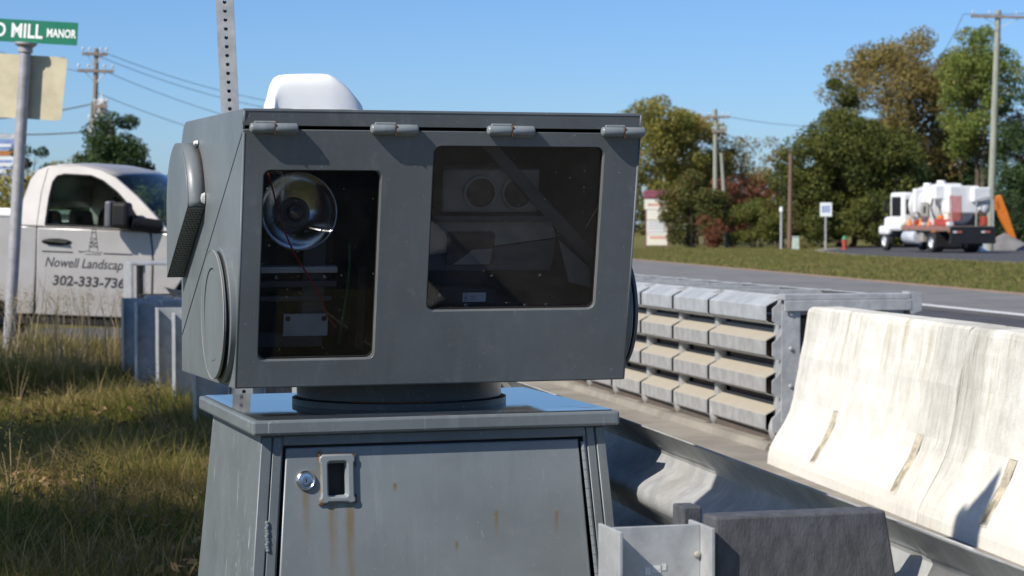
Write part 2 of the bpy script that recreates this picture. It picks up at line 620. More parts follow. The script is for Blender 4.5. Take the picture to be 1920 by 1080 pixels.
sheet('road_edge_sand', [tuple(rp(a, t_)[:2]) for a, t_ in ((-60, te(-60)), (-60, te(-60) + .45), (230, te(230) + .6), (230, te(230)))], 'edge_sand', .005)

# ------------------------------------------------------------------ speed camera cabinet
YAW = rad(17.5)
CZ = gz(5.311)
cab = thing('speed_camera_cabinet', 'grey steel roadside speed camera cabinet on a tapered pedestal with two windows', 'speed camera',
            (-.2686, 5.311, CZ), (0, 0, YAW))
TA = rad(10.5)
BZ = .874                                   # bottom of the camera head
def FP(a, b, e=0.):
    """point on the tilted front of the head, e metres inwards"""
    return Vector((a - .4525, -.32 - b * math.sin(TA) + e * math.cos(TA), BZ + b * math.cos(TA) + e * math.sin(TA)))
def FM(e=0.):
    return frame(FP(0, 0, e), (1, 0, 0), (0, -math.sin(TA), math.cos(TA)))
# pedestal
TP = math.atan(.085)
def PM(out=0.):
    o = Vector((-.0015, -.330, .770)) + Vector((0, -math.cos(TP), math.sin(TP))) * out
    return frame(o, (1, 0, 0), (0, math.sin(TP), math.cos(TP)))
def trap(x0, x1, v0, v1):
    """strip that follows the pedestal's taper, x at the top edge"""
    k = .085
    sg = lambda x: (1 if x > 0 else -1) * k * min(1, abs(x) / .39)
    return [(x0 - sg(x0) * v1, v1), (x1 - sg(x1) * v1, v1), (x1 - sg(x1) * v0, v0), (x0 - sg(x0) * v0, v0)]
VB = -.775
M['door_paint_lit'] = paint('pedestal_door_paint_lit', c=mul(PAINT, 1.35), rust=((-.242, .615, .24, .016, .75), (-.203, .615, .34, .016, 1.0), (-.301, .655, .15, .012, .85),
                        (-.2685, .735, .13, .011, 1.0), (-.1, .655, .025, .007, 1.2), (.134, .585, .075, .008, 1.0), (.277, .58, .065, .008, 1.0), (-.295, .69, .06, .026, .6), (.04, .52, .03, .006, .9), (-.16, .42, .05, .006, .7)))  # same enamel lightened, the door's sunlit brightness put into the colour; rust runs are real
plate('pedestal_front_frame', [trap(-.396, .396, VB, 0), trap(-.346, .345, VB + .03, -.024)], .006, PM(.0), 'paint', cab, .001)
dr = plate('pedestal_door', [trap(-.3395, .333, VB + .036, -.030), rounded(-.248, -.136, -.210, -.066, .004, 2)], .014, PM(-.002), 'door_paint_lit', cab, .004)
for x0, x1, nm in ((-.396, -.3725, 'corner_stile'), (.3745, .396, 'corner_stile'), (-.3695, -.349, 'door_jamb'), (.3525, .3715, 'door_jamb')):
    out = .004 if 'corner' in nm else .002
    plate(nm, [trap(x0, x1, VB, -.004)], .012, PM(out), 'paint', cab, .002)
plate('top_rail', [trap(-.347, .350, -.022, -.003)], .006, PM(.0025), 'paint', cab, .001)
# door furniture
pm = PM(-.005)
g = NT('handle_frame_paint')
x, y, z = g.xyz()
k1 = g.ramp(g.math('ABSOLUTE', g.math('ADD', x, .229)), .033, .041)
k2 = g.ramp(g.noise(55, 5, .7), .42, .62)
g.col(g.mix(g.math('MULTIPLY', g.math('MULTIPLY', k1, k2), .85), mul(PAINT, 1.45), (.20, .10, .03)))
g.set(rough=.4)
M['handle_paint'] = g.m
hf = plate('handle_frame', [[(-.270, -.052), (-.262, -.046), (-.196, -.046), (-.188, -.052), (-.188, -.062), (-.191, -.066), (-.191, -.138), (-.188, -.143), (-.188, -.151), (-.194, -.155), (-.204, -.155), (-.207, -.152), (-.250, -.152), (-.253, -.155), (-.263, -.155), (-.270, -.150), (-.270, -.142), (-.267, -.138), (-.267, -.066), (-.270, -.062)],
                            rounded(-.250, -.139, -.208, -.063, .005, 2)], .012, PM(.008), 'handle_paint', dr, .004)
b = MB()
for a, c in (((-.254, -.142, -.035), (-.204, -.060, -.032)), ((-.254, -.142, -.032), (-.2495, -.060, .002)), ((-.2085, -.142, -.032), (-.204, -.060, .002)), ((-.2495, -.142, -.032), (-.2085, -.1375, .002)), ((-.2495, -.0645, -.032), (-.2085, -.060, .002))):
    b.box(a, c, pm)
b.obj('handle_pocket', 'paint', dr)
for (x0, y0, x1, y1) in ((-.2705, -.060, -.2665, -.040), (-.1905, -.075, -.1865, -.045), (-.1905, -.155, -.1865, -.135), (-.272, -.1565, -.258, -.153), (-.26, -.0475, -.20, -.0445)):
    MB().box((x0, y0, .0105), (x1, y1, .0145), pm).obj('rust_patch', 'rust', dr)
lk = MB()
LM = PM(.005) @ Matrix.Translation((-.300, -.101, 0))
lk.lathe([(.0215, 0), (.0215, .004), (.0185, .0075), (.0165, .006), (.0165, .004), (.0155, .004), (.0150, .0065), (.009, .0068), (.0088, .009), (.0, .009)], LM, 28)
lo = lk.obj('lock_cylinder', 'chrome2', dr)
MB().box((-.0016, -.005, .0085), (.0016, .004, .0096), LM).obj('keyhole', 'ink', lo)
b = MB()
for k in range(34):
    z0 = -.036 - k * .0215
    if z0 - .0205 < VB + .04:
        break
    x = .3425 - .085 * (z0 - .01)
    b.tube([PM(.005) @ Vector((x - .0009, z0, 0)), PM(.005) @ Vector((x + .0009, z0 - .0205, 0))], .0055, 8)
b.obj('piano_hinge', 'hinge_paint', dr)
b = MB()
for k in range(11):
    b.lathe([(.0, .004), (.0035, .003), (.005, 0)], PM(.009) @ Matrix.Translation((-.3885 + .0012 * math.sin(k * 2.1), -.19 - k * .006, 0)), 8)
b.obj('weld_bead', 'hinge_paint', cab)
# pedestal sides and back
hw = lambda z: .396 + .085 * (.770 - z)
yf = lambda z: -.330 - .085 * (.770 - z)
yb = lambda z: .265 + .085 * (.770 - z)
for sx in (-1, 1):
    b = MB()
    b.hexa([(sx * hw(-.03) - .0015, yf(-.03) + .004, -.03), (sx * hw(-.03) - .0015, yb(-.03), -.03), (sx * (hw(-.03) - .004) - .0015, yb(-.03), -.03), (sx * (hw(-.03) - .004) - .0015, yf(-.03) + .004, -.03)],
           [(sx * hw(.768) - .0015, yf(.768) + .004, .768), (sx * hw(.768) - .0015, yb(.768), .768), (sx * (hw(.768) - .004) - .0015, yb(.768), .768), (sx * (hw(.768) - .004) - .0015, yf(.768) + .004, .768)])
    b.obj('pedestal_side', 'paint_side', cab, .001)
b = MB()
b.hexa([(-hw(-.03) + .003, yb(-.03) - .001, -.03), (hw(-.03) - .006, yb(-.03) - .001, -.03), (hw(-.03) - .006, yb(-.03) - .005, -.03), (-hw(-.03) + .003, yb(-.03) - .005, -.03)],
       [(-hw(.766) + .003, yb(.766) - .001, .766), (hw(.766) - .006, yb(.766) - .001, .766), (hw(.766) - .006, yb(.766) - .005, .766), (-hw(.766) + .003, yb(.766) - .005, .766)])
b.obj('pedestal_back', 'paint', cab)
MB().box((-.36, -.318, .05), (.36, -.31, .76)).obj('inner_liner', 'inside', cab)
# lid
LX0, LX1, LY0, LY1, LZ0, LZ1 = -.4225, .4245, -.366, .330, .772, .807
b = MB()
b.box((LX0, LY0, LZ0), (LX1, LY0 + .020, LZ1)).box((LX0, LY1 - .02, LZ0), (LX1, LY1, LZ1))
ld = MB().box((LX0, LY0, LZ0), (LX1, LY1, LZ1 - .002)).obj('pedestal_lid', 'paint_lid', cab, .006)
M['water'] = None
g = NT('wet_lid_top')
pud = g.ramp(g.noise(2.2, 4, .6, g.mapping((1, 2.6, 1))), .34, .40)
g.col(g.mix(pud, mul(PAINT, 1.0), (.05, .062, .075)))
rr = g.n('ShaderNodeMapRange')
g.l(pud, rr.inputs[0])
rr.inputs['To Min'].default_value = .22
rr.inputs['To Max'].default_value = .03
g.l(rr.outputs[0], g.b.inputs['Roughness'])
g.bump(g.noise(16, 3, .5, g.mapping((1, 3, 1))), .03, .003)
M['water'] = g.m
plate('wet_lid_top', [rounded(LX0 + .012, LY0 + .012, LX1 - .012, LY1 - .012, .012)], .0016, Matrix.Translation((0, 0, LZ1 - .0004)), 'water', ld)
# turntable collar between lid and head
b = MB()
pr = [(.255, 0), (.255, .014), (.243, .018), (.243, .066)]
b.lathe(pr, Matrix.Translation((-.0, -.005, LZ1)) @ Matrix.Diagonal((1.0, .92, 1, 1)), 56)
b.obj('turntable_collar', 'collar', cab)
b = MB()
for k in range(9):
    a = rad(-128 + k * 5.1)
    b.box((-.010, -.002, -.003), (.010, .002, .003), Matrix.Translation((.244 * math.cos(a) * 1.0, -.005 + .226 * math.sin(a), LZ1 + .016)) @ Matrix.Rotation(a + PI / 2, 4, 'Z'))
b.obj('collar_rust', 'rust', cab)
# head: side panels, split along the door seam
ARC = [(.635 + .085 * math.sin(rad(t)), .515 + .085 * math.cos(rad(t))) for t in range(0, 91, 10)]
top_pts = [(-.1135, .600)] + ARC + [(.722, .078), (-.102, .5585)]
wedge = [(-.1035, .5535), (.722, .0715), (.722, -.010), (0.0, .0)]
for x, sx in ((-.4525, 1), (.4525, -1)):
    fm = frame((x + sx * .003, -.32, BZ), (0, 1, 0), (0, 0, 1))
    hsd = paint('head_side_paint', rust=()) if sx == 1 else M['paint']
    plate('head_side_panel', [[(p[0], p[1]) for p in top_pts]], .005, fm, 'paint', cab, .0008)
    plate('door_side_panel', [wedge], .005, fm, 'paint', cab, .0008)
# roof, back and floor
def bandstrip(name, pts, mat, x0=-.4515, x1=.4515, th=.004):
    b = MB()
    n = len(pts)
    for i in range(n - 1):
        (a, c), (d, e) = pts[i], pts[i + 1]
        nx, nz = (e - c), -(d - a)
        l = math.hypot(nx, nz)
        nx, nz = nx / l * th, nz / l * th
        q = [(a, c), (d, e), (d + nx, e + nz), (a + nx, c + nz)]
        b.add([(x0, u - .32, BZ + v) for u, v in q] + [(x1, u - .32, BZ + v) for u, v in q], [(0, 1, 2, 3), (4, 7, 6, 5), (0, 4, 5, 1), (1, 5, 6, 2), (2, 6, 7, 3), (3, 7, 4, 0)], False)
    return b.obj(name, mat, cab)
bandstrip('head_roof', [(-.112, .603)] + [(u + .0, v + .003) for u, v in ARC], 'paint')
bandstrip('head_back', [(.7225, .515), (.7225, -.008)], 'paint')
bandstrip('head_floor', [(.722, -.0115), (.005, -.0015)], 'paint')
bandstrip('inner_back_wall', [(.235, .59), (.30, .02)], M['inside'], -.447, .447)
bandstrip('inner_ceiling', [(-.095, .575), (.24, .588)], M['inside'], -.447, .447)
M['front_paint_shaded'] = paint('head_door_paint_shaded', c=mul(PAINT, .80))  # same enamel darkened, the front's dimmer light put into the colour
# front: fixed strip above the hinge line, then the glazed door
plate('head_front_strip', [rounded(.0, .5775, .905, .6135, .002, 1)], .006, FM(.003), 'front_paint_shaded', cab, .001)
LW = rounded(.048, .060, .3085, .4815, .014)
RW = rounded(.424, .166, .820, .537, .018)
hd = plate('head_door', [rounded(.0, .0, .905, .5695, .003, 1), LW, RW], .006, FM(.003), 'front_paint_shaded', cab, .0015)
for lp, nm in ((LW, 0), (RW, 1)):
    xs = [p[0] for p in lp]
    ys = [p[1] for p in lp]
    x0, x1, y0, y1 = min(xs), max(xs), min(ys), max(ys)
    wn_ = plate('window_gasket', [rounded(x0 - .006, y0 - .006, x1 + .006, y1 + .006, .02), rounded(x0 + .003, y0 + .006, x1 - .0035, y1 - .002, .015)], .004, FM(.0085), 'rubber', hd)
    plate('window_pane', [rounded(x0 - .005, y0 - .005, x1 + .005, y1 + .005, .018)], .003, FM(.0125), 'pane', hd)
    plate('window_lit_edge', [rounded(x0, y0, x1, y1, .016), rounded(x0 + .0012, y0 + .0022, x1 - .0022, y1 - .0004, .0155)], .001, FM(.0055), 'beige', hd)  # pale ring painted in for the sunlit bevel of the window cutout
# hinges along the top of the door
for i, (a0, a1) in enumerate(((.013, .119), (.277, .385), (.540, .651), (.806, .911))):
    am = (a0 + a1) / 2 + .001
    b = MB()
    R0 = .0112
    for u0, u1 in ((a0, am - .001), (am + .001, a1)):
        pts, rs = [], []
        for k in range(5):
            t = k / 4 * PI / 2
            pts.append(FP(u0 + .006 - .006 * math.cos(t) if u0 == a0 else u0 + .0006 * k, .5735, -.0085))
            rs.append(max(.0012, R0 * math.sin(t)) if u0 == a0 else R0 * (.93 + .07 * k / 4))
        for k in range(5):
            t = PI / 2 - k / 4 * PI / 2
            pts.append(FP(u1 - .005 + .005 * math.cos(t) if u1 == a1 else u1 - .003 + .0006 * k, .5735, -.0085))
            rs.append(max(.0012, R0 * math.sin(t)) if u1 == a1 else R0 * (1 - .07 * k / 4))
        b.tube(pts, rs, 14)
    h = b.obj('hinge', 'hinge_paint', cab)
    b = MB()
    b.box((a0 + .010, .577, .001), (a0 + .058, .5885, .0105), FM(0.))
    b.box((am + .004, .5585, .001), (a1 - .004, .569, .0065), FM(0.))
    b.obj('hinge_leaf', 'hinge_paint', h, .003)
    rng = random.Random(i)
    b = MB()
    for k in range(2):
        u = am + rng.uniform(-.012, .008)
        b.box((u, .583 + rng.uniform(0, .004), .0015), (u + rng.uniform(.002, .006), .5885, .0045), FM(0.))
    b.box((am - .0012, .562, .004), (am + .0012, .585, .019), FM(0.))
    b.obj('hinge_rust', 'rust', h)
# vent hood on the left side with perforated underside
def hood_outline(s=1.):
    pts = [(.524 + .157 * s * math.cos(rad(t)), .398 + .150 * s * math.sin(rad(t))) for t in range(0, 181, 8)]
    return pts
arc = [(.681, .222)] + hood_outline() + [(.367, .396)]
SM = lambda off: frame((-.4525 - off, -.32, BZ), (0, 1, 0), (0, 0, 1))
b = MB()
n = len(arc)
vs = []
for off in (0., .0385):
    vs += [Vector((-.4525 - off, -.32 + u, BZ + v)) for u, v in arc]
b.add(vs, [(i, i + 1, i + 1 + n, i + n) for i in range(n - 1)], True)
hood = b.obj('vent_hood_rim', 'paint', cab)
sm_ = hood.modifiers.new('solid', 'SOLIDIFY')
sm_.thickness = .003
plate('vent_hood_face', [arc], .004, SM(.0400), 'paint', hood, .0012)
# grille: slanted plate with staggered holes
p0, p1 = Vector((-.4525, -.32 + .369, BZ + .394)), Vector((-.4525, -.32 + .680, BZ + .224))
gx = (p1 - p0).normalized()
gl_ = (p1 - p0).length
gm = frame(p0 + Vector((-.002, 0, 0)), gx, (-1, 0, 0))
holes = []
nx_ = 30
for i in range(nx_):
    for j in range(5):
        x = .012 + i * (gl_ - .024) / (nx_ - 1)
        y = .0048 + j * .0080 + (.0040 if i % 2 else 0)
        if y < .034:
            holes.append(circle(x, y, .0031, 6, PI / 6))
plate('vent_grille', [[(0, 0), (gl_, 0), (gl_, .0365), (0, .0365)]] + holes, .0015, gm, 'paint', hood)
MB().hexa([(-.4535, -.32 + .38, BZ + .394), (-.4535, -.32 + .67, BZ + .236), (-.4535, -.32 + .67, BZ + .30), (-.4535, -.32 + .38, BZ + .44)], [(-.4515, -.32 + .38, BZ + .394), (-.4515, -.32 + .67, BZ + .236), (-.4515, -.32 + .67, BZ + .30), (-.4515, -.32 + .38, BZ + .44)]).obj('vent_opening', 'black', hood)
for u, v, sx, sz in ((.462, .546, .010, .007), (.362, .415, .005, .014)):
    MB().lathe([(0, .010), (.7, .008), (1, 0)], Matrix.Translation((-.4525 - .002, -.32 + u, BZ + v)) @ Matrix.Rotation(-PI / 2, 4, 'Y') @ Matrix.Diagonal((sz, sx, 1, 1)), 10).obj('sealant_bead', 'putty', hood)
b = MB()
for t in range(110, 176, 3):
    a0, a1 = rad(t), rad(t + 3.1)
    k = .0035 if t < 140 else .0015
    b.add([(-.4532, -.32 + .524 + (.157 + q) * math.cos(a), BZ + .398 + (.150 + q) * math.sin(a)) for a, q in ((a0, 0), (a1, 0), (a1, k), (a0, k))], [(0, 1, 2, 3)])
b.obj('hood_rust_line', 'rust', hood)
# round hubs on both sides
for sx in (-1, 1):
    HMx = frame((sx * .4525, -.32 + .128, BZ + .155), (0, sx, 0), (0, 0, 1))
    b = MB()
    b.lathe([(.150, -.001), (.150, .011), (.148, .0130), (.138, .0130)], HMx, 64)
    hb = b.obj('hub_collar', 'paint', cab)
    b = MB()
    b.lathe([(.139, .011), (.1415, .0135), (.139, .016), (.1415, .0185), (.138, .021)], HMx, 64)
    b.obj('hub_seal', 'rubber', hb)
    b = MB()
    b.lathe([(.138, .020), (.1435, .021), (.1435, .0255), (.142, .0270), (.1045, .0270), (.1045, .0215), (.1010, .0215), (.1010, .0255), (.0, .0257)], HMx, 64)
    b.obj('hub_plate', 'paint', hb)
    b = MB()
    b.lathe([(.1445, .0260), (.1437, .0273), (.1425, .0260)], HMx, 64)
    b.obj('hub_worn_edge', 'beige', hb)
# antenna on the roof
b = MB()
prof = [(-.108, .0, .052), (-.108, .022, .056), (-.103, .030, .056), (-.099, .072, .050), (-.088, .0835, .047), (-.06, .0865, .046), (.02, .0895, .044), (.034, .087, .043), (.058, .070, .040), (.076, .052, .036), (.092, .030, .030), (.103, .016, .022), (.106, .006, .018)]
NS = 9
vs, fs = [], []
for (x, z, hwid) in prof:
    for k in range(NS):
        t = k / (NS - 1) * PI
        vs.append((x, -hwid * math.cos(t) * (1 if z < .03 else 1), z * (math.sin(t) ** .38 if 0 < k < NS - 1 else 0)))
for i in range(len(prof) - 1):
    for k in range(NS - 1):
        fs.append((i * NS + k, i * NS + k + 1, (i + 1) * NS + k + 1, (i + 1) * NS + k))
fs.append(tuple(range(NS)))
b.add([(x + -.245, y - .20, BZ + .607 + .006 + z * .93) for x, y, z in vs], fs, True)
an = b.obj('antenna_dome', 'white', cab)
an.data.set_sharp_from_angle(angle=rad(89))
sb_ = an.modifiers.new('sub', 'SUBSURF')
sb_.levels = sb_.render_levels = 1
b = MB()
b.lathe([(.0, 0), (1.0, 0), (1.0, .006), (.97, .007)], Matrix.Translation((-.245, -.20, BZ + .6072)) @ Matrix.Diagonal((.110, .056, 1, 1)), 32)
b.obj('antenna_gasket', 'plate', an)
# ---- instruments behind the left window
lampM = FM(.085) @ Matrix.Translation((.146, .376, 0)) @ Matrix.Rotation(rad(-15), 4, 'X')
fl = MB().lathe([(.083, .004), (.0845, .0), (.082, -.002), (.074, -.012), (.062, -.023), (.050, -.032), (.038, -.039), (.030, -.043)], lampM, 56)
fl = fl.obj('flash_reflector', 'chrome', cab)
b = MB()
b.lathe([(.030, -.044), (.030, -.036), (.024, -.032), (.022, -.038), (.018, -.040)], lampM, 32)
b.obj('lamp_socket', 'dgrey', fl)
b = MB()
b.lathe([(.018, -.044), (.017, -.030), (.012, -.022), (.0, -.020)], lampM, 24)
b.obj('flash_tube', 'lens', fl)
b = MB()
b.lathe([(.0835, .003), (.0860, .0045), (.0865, 0), (.0835, -.002)], lampM, 56)
b.obj('reflector_rim', 'strip', fl)
def ibox(name, a0, b0, a1, b1, e0, e1, mat, par=cab, bev=.0015):
    bb = MB()
    bb.box((a0, b0, -e1), (a1, b1, -e0), FM(0.))
    return bb.obj(name, mat, par, bev)
ibox('lamp_mount_plate', .055, .18, .245, .47, .150, .153, 'black')
ibox('mounting_strip', .055, .238, .238, .252, .080, .100, 'strip')
ibox('mounting_strip', .055, .205, .238, .219, .085, .100, 'dgrey')
ibox('mounting_strip', .060, .172, .230, .183, .090, .100, 'dgrey')
pl = ibox('terminal_plate', .120, .094, .221, .145, .082, .085, 'plate')
for x in (.130, .212):
    MB().lathe([(0, .001), (.005, .001), (.006, 0)], FM(.0815) @ Matrix.Translation((x, .134, 0)), 12).obj('plate_hole', 'ink', pl)
for (x, y) in ((.085, .298), (.187, .298), (.222, .332), (.10, .228), (.21, .228), (.150, .285)):
    MB().lathe([(0, .003), (.0025, .003), (.0025, .0035), (.0045, .002), (.005, 0)], FM(.084 if y < .25 else .1) @ Matrix.Translation((x, y, 0)), 10).obj('screw', 'chrome2', cab)
ibox('back_cover', .060, .065, .20, .098, .10, .12, 'dgrey')
ibox('side_cover', .28, .07, .30, .26, .06, .14, 'black')
ibox('support_post', .165, .065, .215, .33, .104, .110, 'dgrey')
def spline(pts, n=8):
    P = [Vector(p) for p in pts]
    P = [P[0]] + P + [P[-1]]
    out = []
    for i in range(1, len(P) - 2):
        for k in range(n):
            t = k / n
            a, b_, c, d = P[i - 1], P[i], P[i + 1], P[i + 2]
            out.append(.5 * ((2 * b_) + (c - a) * t + (2 * a - 5 * b_ + 4 * c - d) * t * t + (3 * b_ - a - 3 * c + d) * t ** 3))
    out.append(P[-2])
    return out
MB().tube(spline([FP(.068, .474, .06), FP(.078, .44, .058), FP(.100, .365, .055), FP(.130, .295, .06), FP(.165, .24, .062), FP(.192, .20, .065), (FP(.215, .145, .07)), FP(.238, .115, .075)]), .0022, 6).obj('red_cable', 'red', cab)
MB().tube(spline([FP(.268, .30, .10), FP(.264, .24, .08), FP(.258, .16, .08), FP(.248, .072, .085)]), .003, 6).obj('green_cable', 'green_wire', cab)
# ---- instruments behind the right window
cu_ = ibox('camera_head', .482, .366, .712, .466, .12, .20, 'beige', cab, .006)
for x in (.570, .660):
    ln = MB().lathe([(.040, 0), (.040, .006), (.036, .008), (.0335, .008), (.0335, .003), (.0, .0)], FM(.12) @ Matrix.Translation((x, .413, 0)), 36).obj('camera_lens', 'beige', cu_)
    MB().lathe([(.0333, .0035), (.02, .006), (.0, .007)], FM(.12) @ Matrix.Translation((x, .413, 0)), 36).obj('lens_glass', 'lens', ln)
ibox('camera_shelf', .455, .350, .745, .362, .10, .20, 'dgrey')
b = MB()
b.prism([(.452, .268), (.758, .309), (.745, .347), (.455, .347)], -.135, -.115, FM(0.))
b.obj('instrument_cover', 'beige', cab, .002)
b = MB()
b.prism([(.452, .232), (.752, .230), (.760, .305), (.452, .266)], -.140, -.122, FM(0.))
b.obj('lower_housing', 'dgrey', cab, .002)
sq = plate('sensor_window', [rounded(.497, .246, .608, .324, .008, 3)], .004, FM(.111), 'lens', cab)
b = MB()
b.add([FM(.1085) @ Vector(p) for p in ((.512, .2485, 0), (.598, .2485, 0), (.604, .285, 0), (.558, .283, 0))], [(0, 1, 2, 3)])
b.obj('sensor_flap', 'beige', sq)
ibox('base_tray', .44, .175, .80, .228, .16, .20, 'black')
ibox('label_block', .452, .168, .60, .205, .055, .10, 'black')
b = MB()
b.prism([(.545, .540), (.585, .540), (.850, .275), (.850, .235)], -.115, -.100, FM(0.))
b.obj('diagonal_brace', 'dgrey', cab, .002)
b = MB()
b.prism([(.766, .302), (.845, .236), (.850, .190), (.797, .202)], -.125, -.118, FM(0.))
b.obj('brace_gusset', 'beige', cab, .001)
lb = ibox('serial_label', .523, .174, .577, .195, .0535, .0547, 'label', cab, 0)
text('label_letters', 'LRU', .0105, FM(.0532) @ Matrix.Translation((.5335, .1755, 0)) @ Matrix.Rotation(PI / 2, 4, 'Z'), 'ink', lb, .0001)
b = MB()
for k in range(4):
    b.box((.5385, .1895 - k * .0036, .0), (.5385 + (.022, .016, .019, .012)[k], .1902 - k * .0036, .0002), FM(.0534))
b.obj('label_print', 'ink', lb)
for (x, y) in ((.618, .214), (.735, .214), (.466, .192), (.53, .167), (.67, .165), (.72, .166)):
    MB().lathe([(0, .003), (.0025, .003), (.0025, .0035), (.0042, .002), (.0045, 0)], FM(.152 if y > .2 else .05) @ Matrix.Translation((x, y, 0)), 10).obj('screw', 'chrome2', cab)

# ------------------------------------------------------------------ perforated sign post behind the cabinet
pp = thing('perforated_post', 'galvanized square perforated steel post rising behind the speed camera', 'post', (-.740, 6.46, gz(6.46)), (0, rad(-2.6), rad(6)))
hs = .0254
np_ = 122
b = MB()
for k in range(np_):
    z0 = k * .0254
    cx = circle(0, z0 + .0127, .0056, 12, PI / 12)
    sq_ = [(hs, z0 + .0127 + (.0127 * math.tan(a) if False else 0)) for a in (0,)]
    ring = []
    for q in range(12):
        a = PI / 12 + 2 * PI * q / 12
        m_ = max(abs(math.cos(a)) / hs, abs(math.sin(a)) / .0127)
        ring.append((math.cos(a) / m_, z0 + .0127 + math.sin(a) / m_))
    inn = [(x, -.0, z) for x, z in cx]
    back = [(x, .0026, z) for x, z in cx]
    outr = [(x, -.0, z) for x, z in ring]
    V = outr + inn + back
    F = [(q, (q + 1) % 12, 12 + (q + 1) % 12, 12 + q) for q in range(12)] + [(12 + q, 12 + (q + 1) % 12, 24 + (q + 1) % 12, 24 + q) for q in range(12)]
    cr = [(hs, 0, z0), (hs, 0, z0 + .0254), (-hs, 0, z0 + .0254), (-hs, 0, z0)]
    V += cr
    # corner triangles between the ring and the square
    def near(p):
        return min(range(12), key=lambda q: (outr[q][0] - p[0]) ** 2 + (outr[q][2] - p[2]) ** 2)
    b.add(V, F)
    for p in cr:
        o_ = sorted(range(12), key=lambda q: (outr[q][0] - p[0]) ** 2 + (outr[q][2] - p[2]) ** 2)
        r1 = [q for q in range(12) if abs(abs(outr[q][0]) - hs) < 1e-6 and outr[q][0] * p[0] > 0 and (outr[q][2] - z0 - .0127) * (p[2] - z0 - .0127) > 0]
        r2 = [q for q in range(12) if abs(abs(outr[q][2] - z0 - .0127) - .0127) < 1e-6 and outr[q][0] * p[0] > 0 and (outr[q][2] - z0 - .0127) * (p[2] - z0 - .0127) > 0]
        if r1 and r2:
            q1 = max(r1, key=lambda q: abs(outr[q][2] - z0 - .0127))
            q2 = max(r2, key=lambda q: abs(outr[q][0]))
            b.add([p, outr[q1], outr[q2]], [(0, 1, 2)])
pface = b.mesh('post_face')
pface.materials.append(M['galv_post'])
for k in range(4):
    a = k * PI / 2
    o = link(bpy.data.objects.new('post_face', pface), pp)
    o.matrix_local = Matrix.Rotation(a, 4, 'Z') @ Matrix.Translation((0, -hs, -.0127 if k in (2, 3) else 0))

plate('sign_panel', [rounded(-.30, 2.35, .30, 3.08, .05)], .003, frame((0, -.03, 0), (1, 0, 0), (0, 0, 1)), 'signwhite', pp)
ws_ = thing('roadside_sign', 'unseen pale sign board on a steel post, added left of the view to shade the guardrail', 'road sign', (-.80, 3.22, gz(3.2)), (0, 0, rad(100)))  # unseen board, added and shaped for the shadow it throws on the rail
MB().box((-.03, .004, -.3), (.03, .05, 2.32)).obj('post', 'galv_post', ws_, .003)
plate('sign_panel', [rounded(-.45, 1.74, .45, 2.34, .04)], .003, frame((0, 0, 0), (1, 0, 0), (0, 0, 1)), 'signwhite', ws_)

# ------------------------------------------------------------------ guardrail
RL = [(1.30, -.6), (.99, 1.2), (.70, 2.96), (.275, 5.338), (-.12, 7.35), (-.55, 9.2), (-1.02, 11.0), (-1.45, 12.85), (-1.93, 14.65), (-2.38, 16.2), (-2.72, 17.5)]
class Path:
    def __init__(self, pts):
        self.p = spline([(x, y, 0) for x, y in pts], 10)
        self.d = [0]
        for a, b_ in zip(self.p, self.p[1:]):
            self.d.append(self.d[-1] + (b_ - a).length)
    def at(self, s):
        s = max(0, min(self.d[-1] - 1e-6, s))
        for i in range(len(self.d) - 1):
            if self.d[i + 1] >= s:
                t = (s - self.d[i]) / (self.d[i + 1] - self.d[i])
                q = self.p[i].lerp(self.p[i + 1], t)
                e = (self.p[i + 1] - self.p[i]).normalized()
                return q, e
    def near_y(self, y):
        k = min(range(len(self.p)), key=lambda i: abs(self.p[i].y - y))
        return self.d[k]
rail_path = Path(RL)
gr_ = thing('guardrail', 'galvanized steel guardrail with posts and dark spacer blocks running behind the camera', 'guardrail', (.275, 5.338, gz(5.3)))
def gl(p, h=0):
    """world point -> guardrail space, h above the ground"""
    return Vector((p.x - .275, p.y - 5.338, gz(p.y) - gz(5.3) + h))
WP = [(.020, .156), (.030, .150), (.062, .112), (.078, .098), (.081, .085), (.066, .055), (.022, .028), (.004, .014), (.0, .0), (.004, -.014), (.022, -.028), (.066, -.055), (.081, -.085), (.078, -.098), (.062, -.112), (.030, -.150), (.020, -.156)]
SEG = 3.81
s_start = rail_path.near_y(3.36) - 3.81 * 1.0 - .2
k = 0
while s_start < rail_path.d[-1] - .3:
    s_end = min(s_start + SEG + .30, rail_path.d[-1])
    b = MB()
    n = max(4, int((s_end - s_start) / .35))
    vs, fs = [], []
    lapo = .0045 * (k % 2)
    for i in range(n + 1):
        q, e = rail_path.at(s_start + (s_end - s_start) * i / n)
        nr = Vector((e.y, -e.x, 0))
        for (u, v) in WP:
            vs.append(gl(q + nr * (u - .02 + lapo), .76 - .156 + v))
    m = len(WP)
    for i in range(n):
        for j in range(m - 1):
            fs.append((i * m + j, (i + 1) * m + j, (i + 1) * m + j + 1, i * m + j + 1))
    b.add(vs, fs, True)
    ro = b.obj('rail_beam', 'galv_rail', gr_)
    so_ = ro.modifiers.new('solid', 'SOLIDIFY')
    so_.thickness = .0035
    s_start += SEG
    k += 1
def i_beam(b, c, e, nr, h0, h1, depth=.155, fw=.102, t=.0065):
    """post of I section: flanges along e, web along nr"""
    def box(a0, a1, c0, c1):
        pts = []
        for h in (h0, h1):
            for (aa, cc) in ((a0, c0), (a1, c0), (a1, c1), (a0, c1)):
                pts.append(c + nr * aa + e * cc + Vector((0, 0, h)))
        b.hexa(pts[:4], pts[4:])
    box(-depth / 2, -depth / 2 + t, -fw / 2, fw / 2)
    box(depth / 2 - t, depth / 2, -fw / 2, fw / 2)
    box(-depth / 2 + t, depth / 2 - t, -t / 2, t / 2)
